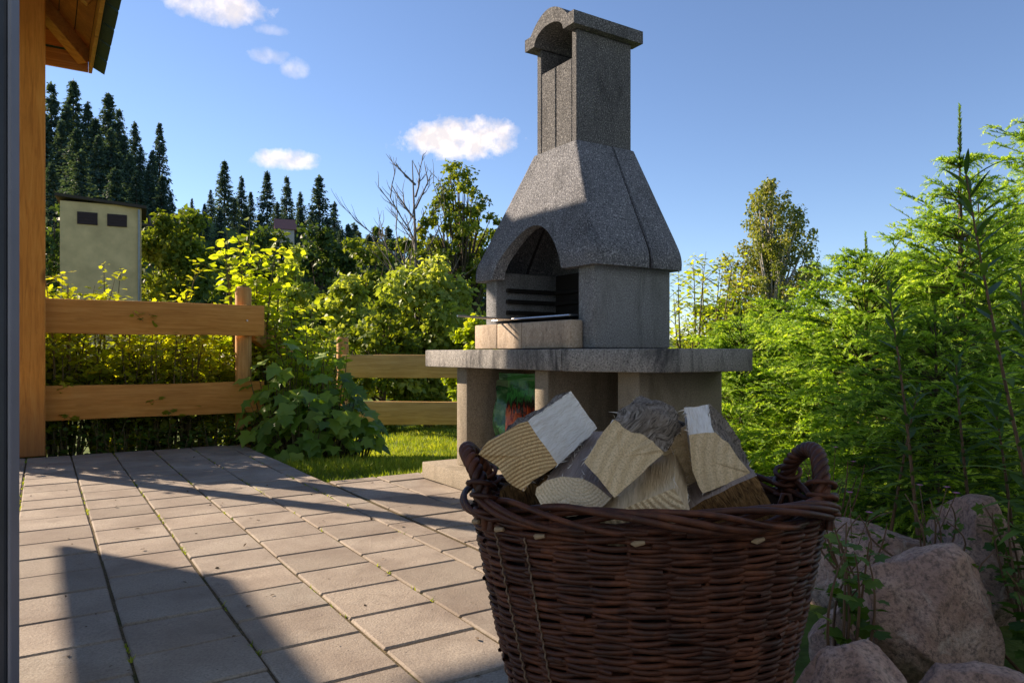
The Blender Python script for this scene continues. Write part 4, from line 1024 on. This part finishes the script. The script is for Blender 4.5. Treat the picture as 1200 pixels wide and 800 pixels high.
# thin-leaved shrub between the barbecue and the spruces
w = P(815, 414, 6.6); shrub('elder_shrub', 'thin light green shrub rising between barbecue hood and spruces', 'shrub', (w.x, w.y, -.2), 2.0, .5, 14, .07, 'bright', OVAL, 131, 36, 1.05, bare=.12, sidep=1.0)
def willowherb(label, foot, tip, n, lmin, lmax, seed):
    foot = Vector(foot); tip = Vector(tip); rs = random.Random(seed); rt = thing('willowherb', label, 'weed', foot)
    d = tip - foot; mid = foot + d * .5 + Vector((rs.uniform(-.03, .03), rs.uniform(-.03, .03), .05)); A_, B_, C_ = (np.array(x - foot) for x in (foot, mid, tip))
    V, Fc = tube(bez(A_, B_, C_, np.linspace(0, 1, 16)[:, None]), np.linspace(.0065, .002, 16), 6); link('stem', mesh_np('stem', V, Fc, M['redstem'], True), rt)
    protos = []
    for k in range(5):
        tv = []; tf = []; N = 7
        for i in range(N + 1):
            t = i / N; w = .1 * math.sin(math.pi * min(1, t * .93 + .05)) ** .8 * (1 - .35 * t); z = -.28 * t * t * (0.4 + .3 * k) + .1 * t
            tv += [(-w, t, z + .015), (0, t, z), (w, t, z + .015)]
        for i in range(N):
            a = 3 * i; tf += [(a, a + 1, a + 4, a + 3), (a + 1, a + 2, a + 5, a + 4)]
        protos.append(mesh_np('leaf', tv, tf, M['lance'], True, np.full(len(tf), k / 4)))
    for i in range(n):
        t = .16 + .84 * i / (n - 1); p = bez(A_, B_, C_, t); az = i * 2.4 + rs.random() * .5; L = lmax - (lmax - lmin) * max(0, (t - .5) / .5); L *= rs.uniform(.8, 1.15)
        up = .25 + .9 * max(0, t - .6) / .4; r = Vector((math.cos(az), math.sin(az), up + rs.uniform(-.15, .2))).normalized(); n_ = (Vector((0, 0, 1)) - r * r.z).normalized(); b_ = r.cross(n_)
        o = link('leaf', protos[i % 5], rt); o.location = p; o.rotation_euler = Matrix((b_, r, n_)).transposed().to_euler(); o.scale = (L, L, L)
willowherb('tall dark willowherb leaning across the spruce leader against the sky', (1.5, 1.98, .0), P(1132, 205, 1.95), 76, .085, .15, 1)
willowherb('dark willowherb with narrow leaves arching over the sloping tan boulder', (1.32, 2.35, .1), P(1040, 335, 2.45), 60, .075, .145, 2)
willowherb('shaded willowherb stem behind the sloping tan boulder', (1.5, 2.35, .1), P(1120, 420, 2.4), 58, .075, .145, 3)
willowherb('willowherb rising right beside the tallest willowherb', (1.62, 2.15, .0), P(1195, 330, 2.2), 60, .075, .145, 4)
willowherb('short willowherb in the shade above the smooth pale boulder', (1.36, 2.62, .05), P(1075, 460, 2.6), 54, .075, .145, 5)
willowherb('short willowherb crowded under the tallest willowherb', (1.6, 2.3, .05), P(1165, 470, 2.25), 54, .075, .145, 6)
def herb(label, base, hgt, spread, n, seed, flowers=3, leaf=.03):
    o = shrub('wild_geranium', label, 'herb', base, hgt, spread, n, leaf, 'herb', LOBED, seed, 7, 1.0, None, sidep=.3, bare=.3, stem='redstem')
    rs = random.Random(seed)
    for k in range(flowers):
        a = rs.uniform(0, 6.28); r = spread * rs.uniform(.2, .9); c = Vector((math.cos(a) * r, math.sin(a) * r, hgt * rs.uniform(.85, 1.12)))
        C = [c] * 5; T = [(math.cos(q), math.sin(q), .25) for q in np.arange(5) * 1.2566]; V, Fc, t = leafset(C, T, [(0, 0, 1)] * 5, .011, OVAL[0], OVAL[1], 1.5)
        V2, F2 = tube([Vector((c.x * .3, c.y * .3, hgt * .3)), c], .0012, 4)
        link('flower', mesh_np('flower', V, Fc, M['flower'], False, t), o); link('flower_stalk', mesh_np('flower_stalk', V2, F2, M['redstem'], True), o)
herb('upright green herb growing between the basket and the boulders', (.755, 1.68, .0), .36, .08, 9, 201, 0, .05)
herb('wild geranium with pink flowers on top of the smooth pale boulder', (.95, 2.02, .17), .16, .12, 9, 202, 3)
herb('small wild geranium in the gap above the quartz streaked boulder', (1.18, 2.05, .19), .17, .12, 8, 203, 3)
herb('leafy herb hanging beside the quartz streaked boulder', (1.3, 1.78, .0), .27, .12, 10, 204, 0, .06)
herb('tiny pink flowered herb in the shade under the spruces', (1.15, 2.62, .15), .24, .14, 8, 205, 4)
herb('leafy weed at the foot of the tall willowherb', (1.42, 1.95, .05), .32, .14, 10, 206, 1, .05)

# ------------------------------------------------------------------ lawn
def lawn():
    n = 105000; x = rng.uniform(-3.6, 1.6, n); y = 4.2 + 9.5 * rng.random(n) ** 1.5
    c, s_ = math.cos(ANG), math.sin(ANG); v = x * c + y * s_; u = -x * s_ + y * c
    keep = ~((v < 1.42) & (u < 6.28)) & ~((v < 2.92) & (u < 4.19) & (v > 1.3)) & ~((u > 6.28) & (v < 1.3) & (u < 6.5) & (rng.random(n) < .6))
    x, y = x[keep], y[keep]; z = np.array([ground_h(a, b) for a, b in zip(x, y)]); m = len(x)
    pat = np.array([mnoise.noise((a * 1.6, b * 1.6, 0)) for a, b in zip(x, y)])
    C = np.stack([x, y, z - .004], 1); T = unit(np.stack([rng.normal(0, .5, m), rng.normal(0, .5, m), np.ones(m)], 1)); S = (.045 + .03 * pat) * rng.uniform(.6, 1.7, m)
    V, Fc, t = leafset(C, T, rdirs(m), S, [(-.045, 0, 0), (.045, 0, 0), (.03, .6, .1), (.0, 1, .28), (-.03, .6, .1)], [(0, 1, 2), (0, 2, 4), (4, 2, 3)], 1.6, np.clip(.5 + .6 * pat + rng.normal(0, .2, m), 0, 1))
    o = link('lawn_grass', mesh_np('lawn_grass', V, Fc, M['grass'], False, t)); setp(o, 'short sunlit lawn grass between the terrace and the lower fence', 'grass', kind='stuff')
lawn()
def joint_moss():
    C = []; 
    for i in range(-4, 6):
        vl = -.087 + DV * i
        for u in rng.uniform(.9, 6.2, 55):
            if mnoise.noise((u * 2, vl * 7, 0)) > -.02: C += [W(u + rng.normal(0, .01), vl + rng.normal(0, .003), -.007) for _ in range(5)]
    C = np.array([tuple(p) for p in C]); n = len(C)
    V, Fc, t = leafset(C, unit(np.stack([rng.normal(0, .6, n), rng.normal(0, .6, n), np.ones(n)], 1)), rdirs(n), rng.uniform(.008, .02, n), BLADE[0], BLADE[1], .3)
    o = link('joint_grass', mesh_np('joint_grass', V, Fc, M['grass'], False, t)); setp(o, 'tiny grass tufts growing in the patio joints', 'grass', kind='stuff')
joint_moss()
def litter():
    n = 150; u = rng.uniform(1.2, 6.0, n); v = rng.uniform(-.3, 1.9, n); k = (v < 1.4) | (u < 4.1); u, v = u[k], v[k]; n = len(u)
    C = np.array([tuple(W(a, b, .003)) for a, b in zip(u, v)]); T = rng.normal(size=(n, 3)); T[:, 2] *= .15
    V, Fc, t = leafset(C, T, np.tile([0, 0, 1.], (n, 1)) + rng.normal(0, .25, (n, 3)), rng.uniform(.006, .022, n), OVAL[0], OVAL[1], .9)
    o = link('leaf_litter', mesh_np('leaf_litter', V, Fc, plain('dry_leaf_bits', (.12, .08, .045), .9), False, t)); setp(o, 'scattered dry leaf and bark crumbs on the pavers', 'litter', kind='stuff')
litter()

# ------------------------------------------------------------------ trees and buildings in the distance
def leaf_tree(name, label, px, top, Y, hw, mat, leaf, n, seed, group=None, trunk='trunk', clumps=46, low=.15, gap=.0, flat=1.0, hang=0.0, tmpl=DIA):
    rs = np.random.default_rng(seed); t_ = P(px, top, Y); gz = ground_h(t_.x, t_.y); hgt = t_.z - gz; rad = hw / F * Y
    rt = thing(name, label, 'bush' if 'bush' in name else 'tree', (t_.x, Y, gz), group=group)
    cc = rdirs(clumps) * (rs.random(clumps) ** .42)[:, None]; zc = hgt * (low + (1 - low) * .5); zr = hgt * (1 - low) * .5
    cen = np.stack([cc[:, 0] * rad, cc[:, 1] * rad, zc + cc[:, 2] * zr], 1)
    cen[:, :2] *= (1.05 - .5 * np.clip((cen[:, 2] - zc) / zr, 0, 1))[:, None]
    parts = [tube([(0, 0, -.3), (rs.normal(0, .04) * hgt, 0, hgt * .4), (rs.normal(0, .03) * hgt, 0, hgt * .85)], [hgt * .022 + .02, hgt * .014 + .01, .01], 7)]
    for c in cen[rs.random(clumps) < .75]:
        zb = max(.1 * hgt, c[2] * rs.uniform(.35, .7)); b = np.array([0, 0, zb]); mid = (b + c) / 2 + np.array([0, 0, -.03 * hgt]); parts.append(tube(bez(b, mid, c, np.linspace(0, 1, 5)[:, None]), np.linspace(hgt * .007 + .004, .004, 5), 4))
    V, Fc = join_np(parts); setp(link('trunk', mesh_np('trunk', V, Fc, M[trunk], True), rt), kind='stuff')
    per = n // clumps; i = np.repeat(np.arange(clumps), per); cr = rad * rs.uniform(.18, .38, clumps) * (1 - gap)
    off = rdirs(len(i)) * (rs.random(len(i)) ** .5 * cr[i])[:, None]; off[:, 2] *= .8 * flat
    if hang: off[:, 2] -= np.abs(rs.normal(0, hang, len(i)))
    C = cen[i] + off; T = unit(rdirs(len(i)) + np.array([0, 0, -.3 - hang * 2])); N = unit(unit(off) * .6 + np.array([0, 0, .8]) + rs.normal(0, .5, (len(i), 3)))
    tint = np.clip(.5 + .18 * rs.normal(0, 1, clumps)[i] + rs.normal(0, .2, len(i)), 0, 1)
    V, Fc, tn = leafset(C, T, N, leaf * rs.uniform(.6, 1.25, len(i)), tmpl[0], tmpl[1], 1.25, tint)
    setp(link('crown', mesh_np('crown', V, Fc, M[mat], False, tn), rt), kind='stuff'); return rt
leaf_tree('leafy_tree', 'round light green tree beside the beige tower', 212, 232, 30, 62, 'tree_mid', .26, 9000, 301, low=.12)
leaf_tree('leafy_tree', 'slender green tree standing beside the bare dead tree', 541, 181, 22, 56, 'tree_mid', .13, 11000, 302, low=.22, clumps=150, gap=.45)
leaf_tree('willow_bush', 'broad pale green willow bush behind the lower fence', 500, 296, 13, 72, 'tree_light', .13, 12000, 303, low=.02, clumps=70, hang=.06)
leaf_tree('willow_bush', 'pale green bush between the willow and the bright fence bush', 405, 312, 15, 46, 'tree_light', .14, 7000, 304, low=.02, clumps=50)
leaf_tree('willow_bush', 'small pointed bush behind the end post of the golden fence', 345, 292, 14, 40, 'tree_light', .13, 6000, 305, low=.02, clumps=46)
leaf_tree('leafy_tree', 'mid green tree rising behind the pale bushes', 432, 262, 32, 46, 'tree_mid', .28, 5000, 306, low=.05)
leaf_tree('leafy_tree', 'dark leafy tree at the foot of the spruce hill', 378, 262, 42, 52, 'tree_dark', .35, 5000, 307, low=.02)
leaf_tree('leafy_tree', 'yellow green tree below the bare dead tree', 478, 270, 24, 34, 'tree_mid', .2, 5200, 308, low=.1, gap=.2)
leaf_tree('leafy_tree', 'dim green tree filling the gap below the hill trees', 300, 268, 36, 50, 'tree_dark', .3, 5000, 309, low=.02)
leaf_tree('leafy_tree', 'grey green tree between hill and dead tree', 452, 252, 40, 26, 'tree_dark', .3, 3200, 310, low=.05)
leaf_tree('willow_bush', 'yellowish bush low beside the barbecue firebox', 552, 366, 10.5, 28, 'bright', .085, 3600, 311, low=.0)
leaf_tree('willow_bush', 'green bush hidden behind the barbecue', 640, 322, 14, 70, 'tree_mid', .14, 6000, 312, low=.02)
leaf_tree('willow_bush', 'low shaded bush left of the willow', 445, 345, 12, 45, 'tree_mid', .11, 5000, 313, low=.0)
leaf_tree('birch_tree', 'lone birch with drooping twigs standing beyond the spruces', 905, 203, 18, 58, 'tree_birch', .085, 15000, 314, trunk='trunk_birch', low=.28, clumps=170, gap=.4, hang=.2)
leaf_tree('leafy_tree', 'dark tree low behind the bright hedge', 262, 300, 26, 40, 'tree_dark', .24, 4000, 315, low=.0)
leaf_tree('leafy_tree', 'dim tree standing behind the beige tower', 62, 232, 44, 60, 'tree_dark', .35, 4000, 316, low=.0)
leaf_tree('willow_bush', 'green bush beyond the spruces right of the barbecue', 850, 345, 11, 80, 'tree_mid', .11, 7000, 317, low=.0)
leaf_tree('willow_bush', 'green bush beyond the broad dense spruce', 1060, 300, 11, 120, 'tree_mid', .12, 9000, 318, low=.0)
leaf_tree('leafy_tree', 'dark round tree standing in front of the small red roofed house', 331, 264, 44, 30, 'tree_dark', .3, 4200, 319, low=.0)
def dead_tree():
    t = P(487, 188, 21.5); gz = ground_h(t.x, t.y); rt = thing('dead_tree', 'leafless grey tree with thin forked branches', 'tree', (t.x, 21.5, gz)); rs = random.Random(4); H_ = t.z - gz
    parts = [tube([(0, 0, -.3), (.05, 0, H_ * .5), (-.1, 0, H_)], [.13, .07, .012], 6)]
    def br(a, d, L, r, lev):
        pts = [a]; p = a.copy(); dd = d.copy()
        for i in range(5):
            dd = (dd + Vector((rs.gauss(0, .12), rs.gauss(0, .12), .09))).normalized(); p = p + dd * L / 5; pts.append(p.copy())
            if lev < 3 and rs.random() < .75: br(p.copy(), (dd + Vector((rs.gauss(0, .6), rs.gauss(0, .6), rs.uniform(-.1, .5)))).normalized(), L * rs.uniform(.35, .6), r * .55, lev + 1)
        parts.append(tube(pts, np.linspace(r, r * .35, 6), 4))
    for k in range(13):
        z = H_ * (.35 + .6 * k / 13); a = k * 2.4; br(Vector((0, 0, z)), Vector((math.cos(a) * .8, math.sin(a) * .8, .75)).normalized(), H_ * (.34 - .018 * k), .035, 1)
    V, Fc = join_np(parts); setp(link('bare_branches', mesh_np('bare_branches', V, Fc, plain('grey_dead_wood', (.16, .14, .12), .9), True), rt), kind='stuff')
dead_tree()
def conifer_mesh(seed):
    rs = np.random.default_rng(seed); C = []; T = []; N = []; S = []
    nb = 420; f = np.sort(rs.random(nb)) ** .8; az = rs.uniform(0, 6.28, nb)
    Rr = (.2 * (1 - f) ** .95 + .006) * rs.uniform(.6, 1.2, nb) * (1 + .25 * np.sin(az * 2 + seed))
    for k in range(nb):
        n = 9; t = np.linspace(.15, 1, n); d = np.array([math.cos(az[k]), math.sin(az[k]), 0]); z = .03 + .95 * f[k]
        p = d[None] * (Rr[k] * t)[:, None]; p[:, 2] = z - Rr[k] * (.35 + .4 * (1 - f[k])) * t + Rr[k] * .25 * t ** 2
        C.append(p + rs.normal(0, .006, p.shape)); T.append(unit(d[None] * .8 + rs.normal(0, .5, (n, 3)) + np.array([0, 0, -.35]))); N.append(unit(np.array([0, 0, 1.]) + rs.normal(0, .5, (n, 3)))); S.append(np.full(n, .033) * (1.15 - .6 * f[k]) * rs.uniform(.7, 1.3, n))
    C.append(np.array([[0, 0, .97]])); T.append(np.array([[0, 0, 1.]])); N.append(np.array([[0, 1., 0]])); S.append(np.array([.04]))
    C, T, N, S = (np.concatenate(x) for x in (C, T, N, S))
    V, Fc, t = leafset(C, T, N, S, DIA[0], DIA[1], 1.2); return mesh_np('needles', V, Fc, M['spruce_hazed'], False, t)
cm = [conifer_mesh(k) for k in (1, 2, 3, 4)]
tm = MB().tube([Vector((0, 0, -.05)), Vector((0, 0, .5)), Vector((0, 0, .97))], [.013, .008, .001], 6).mesh('trunk', M['trunk'], smooth=True)
def conifer(label, px, top, Y, k, wide=1.0, group='dark spruces on the hill'):
    p = P(px, top, Y); gz = ground_h(p.x, p.y); h = p.z - gz
    rt = thing('hill_spruce', label, 'spruce', (p.x, p.y, gz), random.uniform(0, 6), group)
    for nm, me in (('needles', cm[k % 4]), ('trunk', tm)):
        o = link(nm, me, rt); o.scale = (h * wide, h * wide, h)
        if nm == 'needles': o['kind'] = 'stuff'
dk = 'dark spruce in the stand on the hill behind the beige tower'
for k, (px, top, Y, wd) in enumerate(((60, 96, 76, 1.15), (86, 92, 78, 1.2), (103, 118, 74, 1.1), (127, 108, 80, 1.15), (140, 128, 76, 1.1), (40, 110, 74, 1.2), (72, 140, 66, 1.3), (115, 158, 62, 1.3), (152, 180, 60, 1.3), (95, 175, 56, 1.4), (60, 190, 54, 1.4), (135, 196, 52, 1.4), (175, 192, 64, 1.3), (10, 105, 74, 1.2), (-30, 110, 72, 1.2), (200, 225, 66, 1.3), (165, 172, 72, 1.2), (50, 128, 70, 1.4), (78, 122, 72, 1.4), (112, 138, 70, 1.4), (146, 158, 68, 1.4), (178, 176, 70, 1.3), (130, 150, 66, 1.4), (90, 150, 62, 1.5), (190, 205, 62, 1.4), (160, 200, 58, 1.5))):
    conifer(dk, px, top, Y, k, wd)
conifer('narrow dark spruce at the edge of the hill stand, between two gaps of sky', 187, 143, 78, 1, 1.0)
conifer('short dark spruce beside the narrow one on the hill', 158, 142, 82, 2, 1.0)
dk2 = 'dark spruce in the smaller hill group behind the bright fence bush'
for k, (px, top, Y, wd) in enumerate(((263, 187, 88, 1.35), (283, 206, 94, 1.0), (313, 200, 92, 1.2), (336, 206, 96, 1.1), (374, 205, 90, 1.35), (352, 224, 98, 1.0), (294, 224, 92, 1.0), (247, 222, 84, 1.2), (392, 236, 92, 1.0), (325, 236, 80, 1.5), (275, 232, 76, 1.5), (365, 248, 76, 1.5), (225, 232, 90, 1.0), (232, 250, 72, 1.4), (408, 262, 88, 1.3), (215, 244, 60, 1.3), (205, 252, 70, 1.4), (240, 238, 66, 1.4), (258, 246, 62, 1.4), (288, 240, 66, 1.4), (305, 250, 62, 1.4), (340, 252, 64, 1.4), (352, 244, 70, 1.4), (385, 256, 66, 1.4), (400, 268, 64, 1.4), (420, 270, 70, 1.4))):
    conifer(dk2, px, top, Y, k + 1, wd, 'dark spruces in the smaller hill group')
for k in range(30):
    conifer('far spruce on the wooded ridge beyond the bushes', 395 + k * 12 + random.uniform(-4, 4), 262 + 2.2 * k + random.uniform(-8, 10) if k < 22 else 312 + random.uniform(-6, 8), 120 + random.uniform(0, 25), k, 1.5, 'far spruces on the ridge')
def tower():
    Y = 26.0; c = P(121, 414, Y); c.z = ground_h(c.x, c.y)
    rt = thing('transformer_tower', 'beige square tower with two small dark windows and flat roof', 'tower', c, R(27))
    ztop = P(121, 246, Y).z - c.z; w = 1.22
    beige = plain('beige_render', (.72, .51, .26), .9, 0, .45, 2.2, .1)
    m = MB(); m.box(-w, w, -1.2, 1.2, -.4, ztop); m.build('wall', beige, rt)
    m = MB(); m.box(-w - .03, w + .03, -1.23, 1.23, -.4, .5); m.build('plinth', plain('grey_plinth', (.25, .23, .2), .9), rt)
    m = MB(); m.tube([(w - .08, -1.25, 0), (w - .08, -1.25, ztop - .1)], .035, 6); m.build('downpipe', plain('zinc_pipe', (.3, .3, .29), .5, .6), rt)
    m = MB(); V = [(-w - .14, -1.35, ztop + .13), (w + .16, -1.35, ztop - .07), (w + .16, 1.35, ztop - .07), (-w - .14, 1.35, ztop + .13)]; V += [(a, b, z + .1) for a, b, z in V]
    m.add(V, [(3, 2, 1, 0), (4, 5, 6, 7), (0, 1, 5, 4), (1, 2, 6, 5), (2, 3, 7, 6), (3, 0, 4, 7)]); m.build('roof', plain('rusty_roof_felt', (.06, .045, .035), .9), rt)
    dk_ = plain('dark_louvre', (.05, .03, .03), .8)
    for x in (-.42, .47):
        m = MB(); m.box(x - .3, x + .3, -1.235, -1.205, ztop - .75, ztop - .33); wi = m.build('window', dk_, rt)
        for k in range(4):
            m = MB(); m.box(x - .27, x + .27, -1.25, -1.238, ztop - .73 + .1 * k, ztop - .67 + .1 * k); m.build('slat', dk_, wi)
    iron = plain('insulator_iron', (.08, .06, .05), .6)
    m = MB(); m.box(w + .002, w + .4, -.6, -.5, ztop - .55, ztop - .47); m.build('bracket', iron, rt)
    for k in range(3):
        m = MB(); m.tube([(w + .25, -.55 + .3 * k, ztop - .46), (w + .25, -.55 + .3 * k, ztop - .2)], [.06, .045], 8); m.build('insulator', iron, rt)
tower()
def far_house():
    Y = 62.0; c = P(334, 300, Y); c.z = ground_h(c.x, c.y)
    rt = thing('far_house', 'small distant house with dull red roof between the hill trees', 'house', c, R(20))
    z0 = P(334, 270, Y).z - c.z; z1 = P(334, 257, Y).z - c.z; w = .7
    m = MB(); m.box(-w, w, -1.1, 1.1, -1, z0); m.build('wall', plain('pale_plaster', (.5, .45, .4), .9), rt)
    m = MB(); m.add([(-w - .2, -1.3, z0 - .1), (w + .2, -1.3, z0 - .1), (w + .2, 1.3, z0 - .1), (-w - .2, 1.3, z0 - .1), (-w - .2, 0, z1), (w + .2, 0, z1)], [(0, 1, 5, 4), (2, 3, 4, 5), (1, 2, 5), (3, 0, 4), (3, 2, 1, 0)]); m.build('roof', plain('dull_red_tile', (.3, .13, .11), .9), rt)
far_house()
